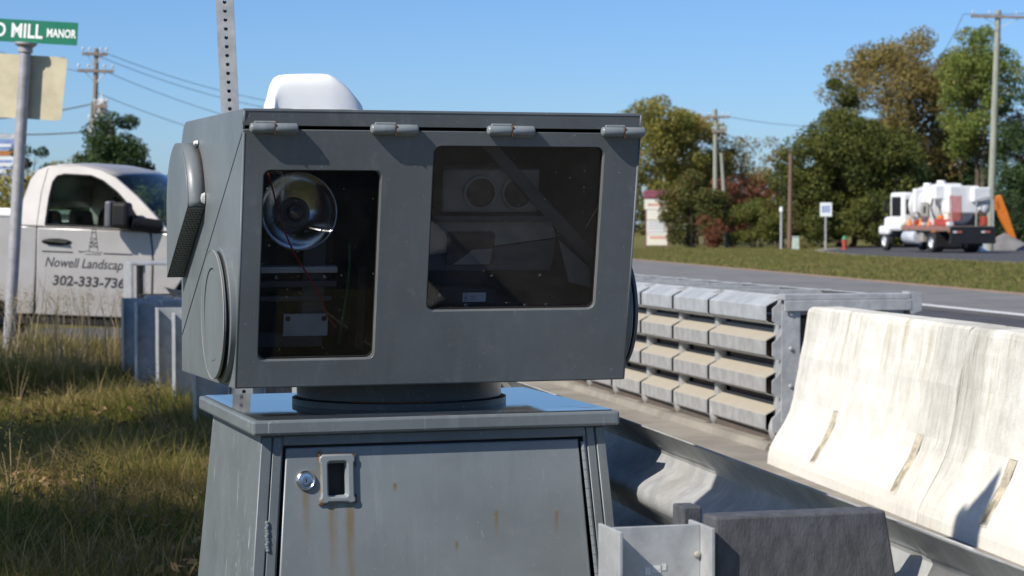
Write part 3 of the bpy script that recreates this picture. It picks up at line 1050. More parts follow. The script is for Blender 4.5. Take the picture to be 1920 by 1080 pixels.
post_y = [1.55, 3.42, 7.25, 9.1, 10.9, 12.72, 13.7, 14.7, 15.7, 16.7]
for y in post_y:
    q, e = rail_path.at(rail_path.near_y(y))
    nr = Vector((e.y, -e.x, 0))
    if abs(y - 3.42) < .1:
        nr = Vector((.961, .276, 0))
        e = Vector((-.276, .961, 0))
        pc = Vector((.222, 3.43, 0))
        bl0, bl1 = .308 - .222, .372
    else:
        pc = q - nr * (.022 + .20 + .0775)
        bl0, bl1 = .0785, .276
    b = MB()
    lc = gl(pc)
    top_ = .762 if y < 12 else .70
    i_beam(b, lc, e, nr, -.6, top_, .155 if y < 12 else .19, .102 if y < 12 else .15)
    po = b.obj('post', 'galv_post', gr_, .0015)
    b = MB()
    c = lc
    pts = []
    near_ = abs(y - 3.42) < .1
    hb_ = .028 if near_ else .075
    for h in (.40, .775 if y < 12 else .715):
        xb = .07 if near_ and h < .5 else 0
        for (aa, cc) in ((bl0, -hb_), (bl1 + xb, -hb_), (bl1 + xb, hb_), (bl0, hb_)):
            pts.append(c + nr * aa + e * cc + Vector((0, 0, h)))
    b.hexa(pts[:4], pts[4:])
    bo = b.obj('offset_block', 'block' if y < 12 else 'galv_post', gr_, .004)
    b = MB()
    b.tube([c + nr * (bl0 - .016) + e * .03 + Vector((0, 0, .60)), c + nr * (bl0 + .002) + e * .03 + Vector((0, 0, .60))], .013, 6, smooth=False)
    b.obj('bolt', 'galv', po)
    if abs(y - 3.42) < .1:
        b = MB()
        pts = []
        for h in (.70, .779):
            for (aa, cc) in ((bl0 - .034, -.02), (bl0 - .002, -.02), (bl0 - .002, .03), (bl0 - .034, .03)):
                pts.append(c + nr * (aa + .018) + e * (cc + .09) + Vector((0, 0, h)))
        b.hexa(pts[:4], pts[4:])
        b.obj('block_lug', 'block', bo, .003)
        MB().lathe([(0, .006), (.004, .005), (.006, 0)], Matrix.Translation(c + nr * .066 + e * -.0035 + Vector((0, 0, .715))) @ frame((0, 0, 0), nr, (0, 0, 1)), 8, False).obj('rivet', 'beige', po)
        for q, (u, w_) in enumerate(((-.020, .010), (-.008, .014), (.008, .007))):
            MB().box((u, -.008 + .003 * q, 0), (u + w_, .004 + .002 * q, .0006), frame(c + nr * .0 + e * -.0036 + Vector((0, 0, .695)), nr, (0, 0, 1))).obj('scuff', 'putty', po)
# terminal head
q, e = rail_path.at(rail_path.d[-1])
nr = Vector((e.y, -e.x, 0))
hq = gl(q) + e * .1 - nr * .02
b = MB()
hx0, hx1, hz0, hz1 = -.25, .27, .44, .95
def hpt(a, c, h):
    return hq + nr * a + e * c + Vector((0, 0, h))
def hbox(b, a0, a1, c0, c1, h0, h1):
    P = [hpt(a, c, h) for h in (h0, h1) for a, c in ((a0, c0), (a1, c0), (a1, c1), (a0, c1))]
    b.hexa(P[:4], P[4:])
hbox(b, hx0, hx0 + .02, -.25, .45, hz0, hz1)
hbox(b, hx1 - .02, hx1, -.25, .45, hz0, hz1)
hbox(b, hx0 + .02, hx1 - .02, -.25, .45, hz1 - .02, hz1)
hbox(b, hx0 + .02, hx1 - .02, -.25, .45, hz0, hz0 + .02)
hd_ = b.obj('terminal_head', 'galv_post', gr_, .003)
b = MB()
hbox(b, hx0 + .10, hx0 + .115, -.22, .40, hz0 + .02, hz1 - .02)
b.obj('head_stiffener', 'galv', hd_)
b = MB()
hbox(b, hx1 + .002, hx1 + .32, -.2, .3, hz0 + .30, hz1 - .06)
b.obj('head_guide_plate', 'galv_rail', hd_, .01)
b = MB()
hbox(b, hx0 + .05, hx1 + .35, -.40, -.37, .69, .715)
b.obj('strut_bar', 'brownsteel', hd_, .004)

# ------------------------------------------------------------------ concrete barriers
BH = [(.312, 0), (.308, .055), (.292, .095), (.262, .150), (.222, .215), (.192, .275), (.172, .340), (.158, .42), (.095, .785), (.088, .803), (.072, .815)]
BP = BH + [(-a, c) for a, c in BH[::-1]]
def barrier(name, s0, s1, label, mat, slots, t0=3.30, twist=0.):
    c = rp((s0 + s1) / 2, t0)
    root = thing(name, label, 'barrier', c, (0, 0, rad(90 + 8.5 + twist)), 'concrete barriers beside the highway')
    # local x runs along the highway, +y is the side towards the guardrail
    L = s1 - s0
    fit = math.atan(-GR)
    xs = [-L / 2, -L / 2 + .02]
    cuts = []
    for sl in slots:
        x = sl - (s0 + s1) / 2
        cuts += [x - .042, x + .042]
    xs = sorted(xs + cuts + [L / 2 - .02, L / 2] + [-L / 2 + .02 + i * (L - .04) / 8 for i in range(1, 8)])
    vs, fs = [], []
    # fine side profile so that the slot can be cut into the near toe
    prof = []
    for (a, c_), (d, e_) in zip(BP, BP[1:]):
        nn = max(1, int(math.hypot(d - a, e_ - c_) / .07))
        for i in range(nn):
            t = i / nn
            prof.append((a + (d - a) * t, c_ + (e_ - c_) * t))
    prof.append(BP[-1])
    rng = random.Random(int(s0 * 10))
    jit = [rng.uniform(-.0025, .0025) for _ in prof]
    for i, x in enumerate(xs):
        edge = .006 if i in (0, len(xs) - 1) else 0
        for k, (y, z) in enumerate(prof):
            z2 = z * (1 - edge * .6) + math.sin(x * 2.3 + k) * .0015 + fit * x
            y2 = y * (1 - edge * 2) + jit[k] + math.sin(x * 3.7 + k * 1.3) * .0022
            inslot = any(abs(x - c_) < 1e-6 for c_ in cuts) and y > 0 and .085 < z < .31
            vs.append((x, y2 - (.0 if not inslot else .0), z2))
    m = len(prof)
    skip = set()
    b = MB()
    for i in range(len(xs) - 1):
        xm = (xs[i] + xs[i + 1]) / 2
        isl = any(abs(xm - (sl - (s0 + s1) / 2)) < .04 for sl in slots)
        for k in range(m - 1):
            ym, zm = (prof[k][0] + prof[k + 1][0]) / 2, (prof[k][1] + prof[k + 1][1]) / 2
            if isl and ym > 0 and .092 < zm < .33:
                continue
            fs.append((i * m + k, i * m + k + 1, (i + 1) * m + k + 1, (i + 1) * m + k))
    fs.append(tuple(range(m)))
    fs.append(tuple(range((len(xs) - 1) * m, len(xs) * m))[::-1])
    b.add(vs, fs, False)
    body = b.obj('barrier_body', mat, root)
    for sl in slots:
        x = sl - (s0 + s1) / 2
        b = MB()
        A = [(.296, .090), (.262, .150), (.222, .215), (.172, .341)]
        B = [(.272, .100), (.238, .155), (.204, .215), (.168, .341)]
        hwid = [.042, .038, .032, .006]
        V, Fq = [], []
        for sg in (-1, 1):
            V += [(x + sg * .042, y, z + fit * x) for (y, z) in A] + [(x + sg * q, y, z + fit * x) for (y, z), q in zip(B, hwid)]
        for k in range(3):
            Fq.append((k, k + 1, 4 + k + 1, 4 + k))
            Fq.append((8 + k, 8 + k + 1, 12 + k + 1, 12 + k))
            Fq.append((4 + k, 4 + k + 1, 12 + k + 1, 12 + k))
        Fq += [(3, 7, 15, 11), (0, 4, 12, 8)]
        b.add(V, Fq)
        b.obj('lifting_slot', 'slot', root)
    return root
barrier('concrete_barrier', 8.80, 11.16, 'stained white concrete barrier next to the stepped crash cushion', 'concrete', (9.15, 10.38))
barrier('concrete_barrier', 5.6, 8.792, 'grimy white concrete barrier cut off by the right edge', 'concrete2', (8.09, 6.6), 3.304, .1)

# ------------------------------------------------------------------ crash cushion of stepped fender panels
cc = thing('crash_cushion', 'galvanized crash cushion with four tiers of stepped fender panels', 'crash cushion', rp(11.9, 3.6), (0, 0, rad(11.4)))
# local: y runs away from the camera along the highway, x across it
TIER = [.090, .295, .500, .690]
def slope(y):
    return -GR * y
def fender_mesh(sx):
    b = MB()
    pr = [(.080, -.030), (.012, -.012), (.0, .0), (.0, .078), (.008, .086), (.095, .132), (.100, .138)]
    L = 1.10
    vs, fs = [], []
    for (y, o) in ((0, .0), (L * .5, .006), (L, .012)):
        for (u, v) in pr:
            vs.append((sx * (u + o), y, v - GR * y))
    m = len(pr)
    for i in range(2):
        for k in range(m - 1):
            fs.append((i * m + k, (i + 1) * m + k, (i + 1) * m + k + 1, i * m + k + 1))
    b.add(vs, fs, False)
    me = b.mesh('fender_panel')
    me.materials.append(M['fender'])
    return me
fm_ = {1: fender_mesh(1), -1: fender_mesh(-1)}
ft_ = {q: fm_[q].copy() for q in fm_}
for q in ft_.values():
    q.materials[0] = M['fender_top']
bays = [.08] + [1.22 + .80 * i for i in range(9)]
for sx, x in ((1, -.40), (-1, .42)):
    for i, y in enumerate(bays[:-1]):
        for z in TIER:
            o = link(bpy.data.objects.new('fender_panel', (ft_ if z == TIER[-1] else fm_)[sx]), cc)
            o.location = (x, y, z + slope(y) + .02)
            sc = (bays[i + 1] - y - .016) / 1.10
            o.scale = (1, sc, 1)
            md = o.modifiers.new('solid', 'SOLIDIFY')
            md.thickness = .005
for i, y in enumerate(bays):
    z0 = slope(y)
    b = MB()
    b.hexa([(-.33, y - .02, z0 + .745), (.38, y - .02, z0 + .745), (.38, y + .42, z0 + .745), (-.33, y + .42, z0 + .745)], [(-.33, y - .02, z0 + .850), (.38, y - .02, z0 + .850), (.38, y + .42, z0 + .800), (-.33, y + .42, z0 + .800)]).box((-.34, y - .02, z0 + .05), (-.28, y + .04, z0 + .745)).box((.30, y - .02, z0 + .05), (.36, y + .04, z0 + .745))
    b.box((-.28, y - .01, z0 + .30), (.30, y + .03, z0 + .36))
    b.obj('diaphragm', 'galv' if True else 'brownsteel', cc, .004)
    if i < len(bays) - 1:
        MB().box((-.27, y + .10, z0 + .16), (.29, bays[i + 1] - .05, z0 + .72)).obj('cartridge', 'brownsteel', cc, .01)
    b = MB()
    b.box((-.40, y - .05, z0 + .006), (-.26, y + .07, z0 + .05)).box((.26, y - .05, z0 + .006), (.40, y + .07, z0 + .05))
    b.obj('skid_foot', 'brownsteel', cc, .006)
    MB().lathe([(.0, .05), (.028, .046), (.045, .03), (.05, 0)], Matrix.Translation((-.345, y - .05, z0 + .115)) @ Matrix.Rotation(-PI / 2, 4, 'Y') @ Matrix.Rotation(.4, 4, 'X') @ Matrix.Diagonal((1.5, .8, 1, 1)), 12).obj('guide_roller', 'fender', cc)
for x0, x1 in ((-.46, -.30), (.30, .44)):
    b = MB()
    b.hexa([(x0, -.1, .012), (x1, -.1, .012), (x1, 7.4, .012 + slope(7.4)), (x0, 7.4, .012 + slope(7.4))], [(x0 + .02, -.1, .05), (x1 - .02, -.1, .05), (x1 - .02, 7.4, .05 + slope(7.4)), (x0 + .02, 7.4, .05 + slope(7.4))])
    b.obj('ground_track', 'pad', cc)
for x in (-.36, .30):
    b = MB()
    b.hexa([(x, .1, .03), (x + .06, .1, .03), (x + .06, 7.3, .03 + slope(7.3)), (x, 7.3, .03 + slope(7.3))], [(x, .1, .085), (x + .06, .1, .085), (x + .06, 7.3, .085 + slope(7.3)), (x, 7.3, .085 + slope(7.3))])
    b.obj('lower_chord', 'brownsteel', cc)
# near end frame
b = MB()
b.box((-.345, -.03, .0), (-.235, .03, .80))
fr = b.obj('backup_post', 'galv_post', cc, .004)
MB().box((.26, -.03, .0), (.36, .03, .80)).obj('backup_post', 'galv_post', cc, .004)
b = MB()
b.box((-.335, -.05, .825), (.40, .06, .858)).box((-.335, -.052, .765), (.40, -.042, .825))
b.obj('backup_beam', 'galv_post', cc, .004)
for z in TIER:
    b = MB()
    b.prism([(-.345, z - .01), (-.395, z + .02), (-.395, z + .09), (-.37, z + .11), (-.345, z + .14)], -.012, -.002, frame((0, -.03, 0), (1, 0, 0), (0, 0, 1)))
    b.obj('end_bracket', 'galv_post', cc, .002)
    MB().lathe([(0, .012), (.009, .011), (.013, 0)], frame((-.29, -.03, z + .06), (1, 0, 0), (0, 0, 1)), 6, False).obj('bolt', 'galv', cc)
b = MB()
b.prism([(.385, .868), (.46, .858), (.46, .76), (.40, .74), (.385, .77)], -.06, .05, frame((0, 0, 0), (1, 0, 0), (0, 0, 1)))
b.obj('beam_end_cap', 'galv', cc, .003)

# ------------------------------------------------------------------ street sign on the left
sp_ = thing('street_sign_post', 'round metal pole carrying a green street name sign above the back of another sign', 'street sign', (-4.29, 19.0, gz(19)), (0, rad(3.7), 0))
MB().tube([(0, 0, -.3), (0, 0, 2.74)], .050, 20).obj('pole', 'signpole', sp_)
MB().lathe([(.050, 2.70), (.062, 2.71), (.062, 2.75), (.095, 2.775), (.095, 2.79), (0, 2.79)], None, 20).obj('pole_cap', 'signpole', sp_)
bm_ = Matrix.Translation((.0, -.0, 2.885)) @ Matrix.Rotation(rad(-10), 4, 'Z') @ Matrix.Rotation(rad(.2), 4, 'Y')
bf = bm_ @ frame((0, 0, 0), (1, 0, 0), (0, 0, 1))
bl_ = plate('street_name_blade', [rounded(-.47, -.096, .455, .096, .008)], .004, bf, 'signgreen', sp_)
text('street_name', 'D MILL', .165, bf @ Matrix.Translation((-.285, -.052, .003)), 'signwhite', bl_, .0006, 0, .84, 'LEFT', 1.02, .004)
text('street_kind', 'MANOR', .096, bf @ Matrix.Translation((.180, -.034, .003)), 'signwhite', bl_, .0006, 0, .74, 'LEFT', 1.0, .003)
sb = bm_.copy()
sm2 = frame((-.045, .066, 2.42), (1, -.06, 0), (.05, 0, 1))
pb = plate('sign_panel', [rounded(-.36, -.27, .385, .27, .035)], .003, sm2, 'signback', sp_)
MB().box((-.012, .048, 2.16), (.022, .064, 2.67)).obj('sign_bracket', 'signpole', pb)

# ------------------------------------------------------------------ pickup
g_ = NT('silver_truck_paint')
c_ = g_.mix(g_.ramp(g_.noise(2.5, 5, .6), .3, .7), (.40, .38, .365), (.46, .44, .42))
zz = g_.xyz()[2]
mud = g_.math('MULTIPLY', g_.ramp(zz, .95, .42), g_.ramp(g_.noise(2.2, 4, .6), .2, .75))
c_ = g_.mix(g_.math('MULTIPLY', mud, .45), c_, (.27, .235, .19))
c_ = g_.mix(g_.math('MULTIPLY', g_.ramp(g_.noise(6, 5, .65), .5, .8), .2), c_, (.27, .235, .20))
g_.col(c_)
g_.set(metal=.3, rough=.36)
M['silver'] = g_.m
M['tglass'] = glass('tinted_side_glass', (.74, .84, .80), .8, .01)
M['wshield'] = glass('windscreen_glass', (.55, .72, .78), 1.2, .01)
M['tyre'] = simple('tyre_rubber', (.02, .02, .02), .8)
M['seat'] = simple('dark_seat_cloth', (.025, .025, .028), .9)
M['trim'] = simple('black_plastic_trim', (.012, .012, .013), .6, spec=.25)
M['decal'] = simple('grey_decal', (.035, .037, .042), .5)
pk = thing('pickup_truck', 'dirty silver pickup with landscaping lettering on its door behind the grass', 'pickup truck', (-4.49, 21.0, gz(21) - .04), (0, rad(2.0), rad(-9)))
SIDE = frame((0, 0, 0), (1, 0, 0), (0, 0, 1))
def side_at(y):
    m = SIDE.copy()
    m[1][3] = y
    return m
def arch(cx, r, z0, x_first, x_last):
    """points of a wheel arch along the lower edge, left to right"""
    pts = []
    for k in range(9):
        a = PI - PI * k / 8
        pts.append((cx + r * math.cos(a), z0 + r * math.sin(a)))
    return pts
TW = 1.96
for y, nm in ((0, 'near'), (TW, 'far')):
    sgn = 1 if nm == 'near' else -1
    plate('bed_side', [[(-2.30, .60), (-1.62, .60)] + arch(-1.16, .46, .60, 0, 0) + [(-.70, .60), (-.225, .55), (-.215, 1.33), (-.24, 1.36), (-2.30, 1.36)]], .03, side_at(y), 'silver', pk, .012)
    plate('cab_corner', [[(-.195, .45), (-.012, .45), (-.005, .8), (-.005, 1.27), (-.18, 1.27), (-.195, 1.0)]], .03, side_at(y), 'silver', pk, .010)
    dd = plate('door', [[(.004, .45), (1.10, .45), (1.135, .55), (1.135, 1.0), (1.10, 1.265), (.004, 1.265), (.004, .8)]], .034, side_at(y), 'silver', pk, .012)
    plate('front_fender', [[(1.145, .45), (1.30, .45)] + arch(1.78, .46, .55, 0, 0) + [(2.26, .50), (2.42, .52), (2.44, .8), (2.40, 1.06), (2.2, 1.14), (1.45, 1.235), (1.11, 1.265), (1.145, 1.0)]], .03, side_at(y), 'silver', pk, .012)
    plate('rocker_panel', [[(-.195, .36), (1.30, .36), (1.30, .44), (-.195, .44)]], .03, side_at(y + sgn * .03), 'trim', pk, .006)
    # greenhouse frame leans inwards
    tilt = Matrix.Translation((0, y, 1.268)) @ Matrix.Rotation(-sgn * rad(13), 4, 'X') @ Matrix.Translation((0, 0, -1.268))
    up_out = [(-.185, 1.27), (-.165, 1.52), (-.115, 1.72), (-.05, 1.815), (.06, 1.862), (.40, 1.868), (.58, 1.835), (.72, 1.77), (.95, 1.595), (1.13, 1.43), (1.30, 1.265)]
    hole = [(.085, 1.285), (.095, 1.55), (.115, 1.70), (.15, 1.755), (.22, 1.775), (.48, 1.770), (.60, 1.725), (.75, 1.62), (.90, 1.475), (1.045, 1.285)]
    plate('cab_frame', [up_out, hole], .05, tilt @ SIDE, 'silver', pk, .012)
    wn2 = plate('door_window', [[(x, z) for x, z in hole]], .004, tilt @ side_at(0.01 * sgn), 'tglass', pk)
    b = MB()
    for (a, c), (d_, e_) in zip(hole, hole[1:] + hole[:1]):
        b.tube([tilt @ Vector((a, -.022 * sgn, c)), tilt @ Vector((d_, -.022 * sgn, e_))], .010, 6)
    b.obj('window_seal', 'trim', wn2)
    # door seam on the frame
    b = MB()
    b.tube([tilt @ Vector((-.0, -.0245 * sgn, 1.27)), tilt @ Vector((.012, -.0245 * sgn, 1.6)), tilt @ Vector((.05, -.0245 * sgn, 1.83))], .0035, 5)
    b.obj('door_seam', 'trim', pk)
    # handle
    hm = side_at(y - sgn * .02)
    hdl = MB()
    hdl.lathe([(0, .018), (.6, .016), (1, 0)], hm @ Matrix.Translation((.20, 1.135, 0)) @ Matrix.Diagonal((.150, .034, sgn, 1)), 20)
    hh = hdl.obj('door_handle', 'trim', dd)
    MB().tube([(.09, y - sgn * .045, 1.142), (.31, y - sgn * .045, 1.130)], .014, 8).obj('handle_grip', 'trim', hh)
    # mirror
    b = MB()
    b.box((.80, y - sgn * .26, 1.29), (.96, y - sgn * .08, 1.53))
    mr_ = b.obj('door_mirror', 'trim', pk, .035)
    b = MB()
    b.tube([(.96, y - sgn * .16, 1.34), (1.18, y + sgn * .02, 1.31)], .07, 10)
    b.obj('mirror_arm', 'trim', mr_)
    b = MB()
    b.box((.735, y - sgn * .255, 1.29), (.799, y - sgn * .09, 1.535))
    b.obj('mirror_edge', 'dgrey', mr_, .02)
# roof
def grid(name, fn, nu, nv, mat, par, th=.012):
    b = MB()
    vs = [fn(i / nu, j / nv) for i in range(nu + 1) for j in range(nv + 1)]
    fs = [(i * (nv + 1) + j, i * (nv + 1) + j + 1, (i + 1) * (nv + 1) + j + 1, (i + 1) * (nv + 1) + j) for i in range(nu) for j in range(nv)]
    b.add(vs, fs, True)
    o = b.obj(name, mat, par)
    if th:
        md = o.modifiers.new('solid', 'SOLIDIFY')
        md.thickness = th
    return o
RX = [(-.17, 1.45), (-.13, 1.66), (-.06, 1.79), (.06, 1.848), (.24, 1.862), (.40, 1.856), (.58, 1.822), (.70, 1.765)]
def prof_at(P, t):
    x = t * (len(P) - 1)
    i = min(len(P) - 2, int(x))
    f = x - i
    return P[i][0] + (P[i + 1][0] - P[i][0]) * f, P[i][1] + (P[i + 1][1] - P[i][1]) * f
def roof_fn(u, v):
    x, z = prof_at(RX, u)
    inset = (z - 1.268) * math.tan(rad(13)) * .99
    y = inset + v * (TW - 2 * inset)
    c = 1 - (2 * v - 1) ** 2
    return (x + (.12 * c * (1 if u > .6 else 0) * (u - .6) / .4), y, z + .028 * c ** .7 * min(1, u * 2))
grid('roof', roof_fn, 14, 10, 'silver', pk)
def ws_fn(u, v):
    x0, z0 = .70 + .0, 1.765
    x1, z1 = 1.30, 1.262
    x, z = x0 + (x1 - x0) * u, z0 + (z1 - z0) * u
    inset = (z - 1.268) * math.tan(rad(13)) + .015
    y = inset + v * (TW - 2 * inset)
    c = 1 - (2 * v - 1) ** 2
    return (x + .12 * c + .14 * u * c, y, z + .045 * c ** .7 * (1 - u))
grid('windscreen', ws_fn, 6, 12, 'wshield', pk, 0)
def hood_fn(u, v):
    x = 1.28 + 1.14 * u
    c = 1 - (2 * v - 1) ** 2
    return (x + .15 * c * (1 - u) + .10 * c * u, .02 + v * (TW - .04), 1.255 - .17 * u * u - .03 * u + .05 * c ** .6)
grid('bonnet', hood_fn, 8, 10, 'silver', pk)
MB().box((2.40, .05, .55), (2.50, TW - .05, 1.05)).obj('grille', 'trim', pk, .02)
MB().box((2.44, -.02, .42), (2.60, TW + .02, .62)).obj('front_bumper', 'chrome2', pk, .03)
for y in (.12, TW - .42):
    MB().box((2.40, y, .80), (2.515, y + .30, 1.02)).obj('headlight', 'signwhite', pk, .02)
MB().box((-.18, .04, .5), (-.15, TW - .04, 1.30)).obj('cab_back_wall', 'silver', pk)
plate('rear_window', [rounded(.25, 1.32, TW - .25, 1.66, .05)], .006, frame((-.165, 0, 0), (0, 1, 0), (0, 0, 1)), 'tglass', pk)
MB().box((-2.28, .03, .74), (-.22, TW - .03, .77)).obj('bed_floor', 'trim', pk)
MB().box((-2.32, .02, .62), (-2.28, TW - .02, 1.34)).obj('tailgate', 'silver', pk, .01)
b = MB()
b.tube([(-2.28, .005, 1.375), (-.24, .005, 1.375)], .034, 10)
b.obj('bed_rail_cap', 'signwhite', pk)
MB().tube([(-2.28, TW, 1.375), (-.24, TW, 1.375)], .034, 10).obj('bed_rail_cap', 'signwhite', pk)
MB().box((-2.2, .3, .40), (2.3, TW - .3, .58)).obj('chassis', 'trim', pk)
MB().box((-.14, .1, .50), (.36, TW - .1, .80)).obj('bench_seat', 'seat', pk, .04)
for y in (.22, 1.12):
    MB().hexa([(-.10, y, .78), (.06, y, .78), (.06, y + .56, .78), (-.10, y + .56, .78)], [(-.14, y + .04, 1.42), (-.04, y + .04, 1.42), (-.04, y + .52, 1.42), (-.14, y + .52, 1.42)]).obj('seat_back', 'seat', pk, .04)
MB().hexa([(.95, .06, .6), (1.4, .06, .6), (1.4, TW - .06, .6), (.95, TW - .06, .6)], [(1.02, .06, 1.18), (1.45, .06, 1.24), (1.45, TW - .06, 1.24), (1.02, TW - .06, 1.18)]).obj('dashboard', 'seat', pk, .03)
b = MB()
tor = [(.19 * math.cos(2 * PI * k / 24), .19 * math.sin(2 * PI * k / 24)) for k in range(25)]
b.tube([Matrix.Translation((.86, 1.40, 1.15)) @ Matrix.Rotation(rad(-62), 4, 'Y') @ Vector((x, y, 0)) for x, y in tor], .014, 6, False)
b.obj('steering_wheel', 'trim', pk)
def wheel(x, y, out, par, r=.40, wd=.25, dual=False):
    m = frame((x, y, r), (1, 0, 0), (0, 0, 1))
    if out > 0:
        m = frame((x, y, r), (-1, 0, 0), (0, 0, 1))
    b = MB()
    b.lathe([(r * .58, -wd / 2), (r * .88, -wd / 2), (r, -wd * .38), (r, wd * .38), (r * .88, wd / 2), (r * .58, wd / 2), (r * .56, wd * .3), (r * .56, -wd * .3), (r * .58, -wd / 2)], m, 32)
    w_ = b.obj('wheel', 'tyre', par)
    b = MB()
    b.lathe([(r * .58, wd * .46), (r * .52, wd * .30), (r * .30, wd * .22), (r * .20, wd * .40), (0, wd * .40)], m, 24)
    b.obj('rim', 'strip', w_)
for x in (-1.16, 1.78):
    wheel(x, .14, -1, pk)
    wheel(x, TW - .14, 1, pk)
# lettering on the door
dm = frame((0, -.0185, 0), (1, 0, -.008), (0, 0, 1))
text('company_name', 'Nowell Landscap', .128, dm @ Matrix.Translation((.085, .905, 0)), 'decal', pk, .0006, .28, .86, 'LEFT', 1.0, .001)
text('phone_number', '302-333-736', .128, dm @ Matrix.Translation((.165, .735, 0)), 'decal', pk, .0006, .12, 1.05, 'LEFT', 1.02, .004)
for x0, x1 in ((.06, .36), (.66, .94)):
    MB().box((x0, -.0195, 1.037), (x1, -.0178, 1.050)).obj('decal_line', 'decal', pk)
b = MB()
def seg2(x0, z0, x1, z1, w=.006):
    d = Vector((x1 - x0, 0, z1 - z0)).normalized()
    nn = Vector((-d.z, 0, d.x)) * w / 2
    p, q = Vector((x0, -.0190, z0)), Vector((x1, -.0190, z1))
    b.add([p - nn, q - nn, q + nn, p + nn], [(0, 1, 2, 3)])
for x0, z0, x1, z1 in ((.515, 1.06, .542, 1.235), (.605, 1.06, .578, 1.235), (.535, 1.235, .585, 1.235), (.545, 1.235, .545, 1.27), (.575, 1.235, .575, 1.27), (.54, 1.27, .58, 1.27), (.522, 1.10, .598, 1.10), (.528, 1.14, .592, 1.14), (.533, 1.18, .587, 1.18), (.522, 1.10, .592, 1.14), (.598, 1.10, .528, 1.14), (.528, 1.14, .587, 1.18),
                       (.42, 1.045, .50, 1.06), (.50, 1.06, .62, 1.045), (.62, 1.045, .645, 1.06), (.41, 1.06, .47, 1.05), (.48, 1.03, .64, 1.032)):
    seg2(x0, z0, x1, z1)
b.obj('lighthouse_emblem', 'decal', pk)
# driver
M['cloth'] = simple('dark_navy_clothing', (.02, .022, .03), .9)
M['redcloth'] = simple('dark_red_sleeve', (.14, .03, .03), .9)
M['skin'] = simple('skin', (.36, .22, .16), .6)
pw = pk.matrix_basis
pe = thing('person', 'person in a dark cap and clothing sitting inside the silver pickup', 'person', (-4.49, 21.0, gz(21) - .04), (0, rad(2.0), rad(-9)))
def skin_body(name, verts, edges, radii, mat, par, sub=2):
    me = bpy.data.meshes.new(name)
    me.from_pydata(verts, edges, [])
    o = link(bpy.data.objects.new(name, me), par)
    me.materials.append(M[mat])
    md = o.modifiers.new('skin', 'SKIN')
    for i, r in enumerate(radii):
        sv = me.skin_vertices[0].data[i]
        sv.radius = r if isinstance(r, tuple) else (r, r)
        sv.use_root = (i == 0)
    ss = o.modifiers.new('sub', 'SUBSURF')
    ss.levels = ss.render_levels = sub
    return o
px, py = .42, 1.40
V = [(px - .18, py, .88), (px - .20, py, 1.08), (px - .20, py, 1.28), (px - .17, py, 1.42), (px - .12, py, 1.52), (px - .10, py, 1.62),
     (px - .18, py - .17, 1.37), (px + .0, py - .23, 1.18), (px + .25, py - .14, 1.22), (px + .36, py - .10, 1.27),
     (px - .18, py + .17, 1.37), (px + .0, py + .23, 1.18), (px + .25, py + .14, 1.22), (px + .36, py + .10, 1.27),
     (px + .22, py - .10, .88), (px + .30, py - .10, .60), (px + .22, py + .10, .88), (px + .30, py + .10, .60)]
E_ = [(0, 1), (1, 2), (2, 3), (3, 4), (4, 5), (3, 6), (6, 7), (7, 8), (8, 9), (3, 10), (10, 11), (11, 12), (12, 13), (0, 14), (14, 15), (0, 16), (16, 17)]
Rr = [(.16, .14), (.15, .13), (.17, .13), (.10, .10), (.06, .06), (.05, .05), .07, .05, .042, .035, .07, .05, .042, .035, .085, .06, .085, .06]
body = skin_body('body', V, E_, Rr, 'cloth', pe)
b = MB()
b.lathe([(0, -.125), (.05, -.12), (.075, -.07), (.085, 0), (.088, .04), (.08, .09), (.05, .125), (0, .135)], Matrix.Translation((px - .075, py, 1.635)) @ Matrix.Diagonal((1.12, .88, 1, 1)), 20)
b.tube([(px + .015, py, 1.635), (px + .042, py, 1.605), (px + .02, py, 1.595)], [.012, .016, .012], 8)
hd2 = b.obj('head', 'skin', pe)
b = MB()
b.lathe([(.094, .0), (.096, .04), (.085, .09), (.05, .118), (0, .125)], Matrix.Translation((px - .08, py, 1.655)) @ Matrix.Diagonal((1.14, .92, 1, 1)), 20)
b.hexa([(px, py - .07, 1.655), (px + .13, py - .05, 1.645), (px + .13, py + .05, 1.645), (px, py + .07, 1.655)], [(px, py - .07, 1.668), (px + .13, py - .05, 1.655), (px + .13, py + .05, 1.655), (px, py + .07, 1.668)])
b.obj('cap', 'cloth', pe)
for sy in (-.10, .10):
    b = MB()
    b.lathe([(0, .04), (.03, .03), (.04, 0), (.03, -.03), (0, -.04)], Matrix.Translation((px + .385, py + sy, 1.275)), 10)
    for k in range(4):
        b.tube([(px + .39, py + sy - .03 + k * .02, 1.285), (px + .425, py + sy - .03 + k * .02, 1.295), (px + .43, py + sy - .03 + k * .02, 1.265)], [.010, .009, .008], 6)
    b.tube([(px + .375, py + sy, 1.30), (px + .40, py + sy * .7, 1.315)], [.011, .009], 6)
    b.obj('hand', 'skin', pe)
MB().tube([(px - .17, py - .19, 1.36), (px + .0, py - .24, 1.18), (px + .12, py - .20, 1.20)], [.078, .062, .055], 12).obj('sleeve', 'redcloth', pe)

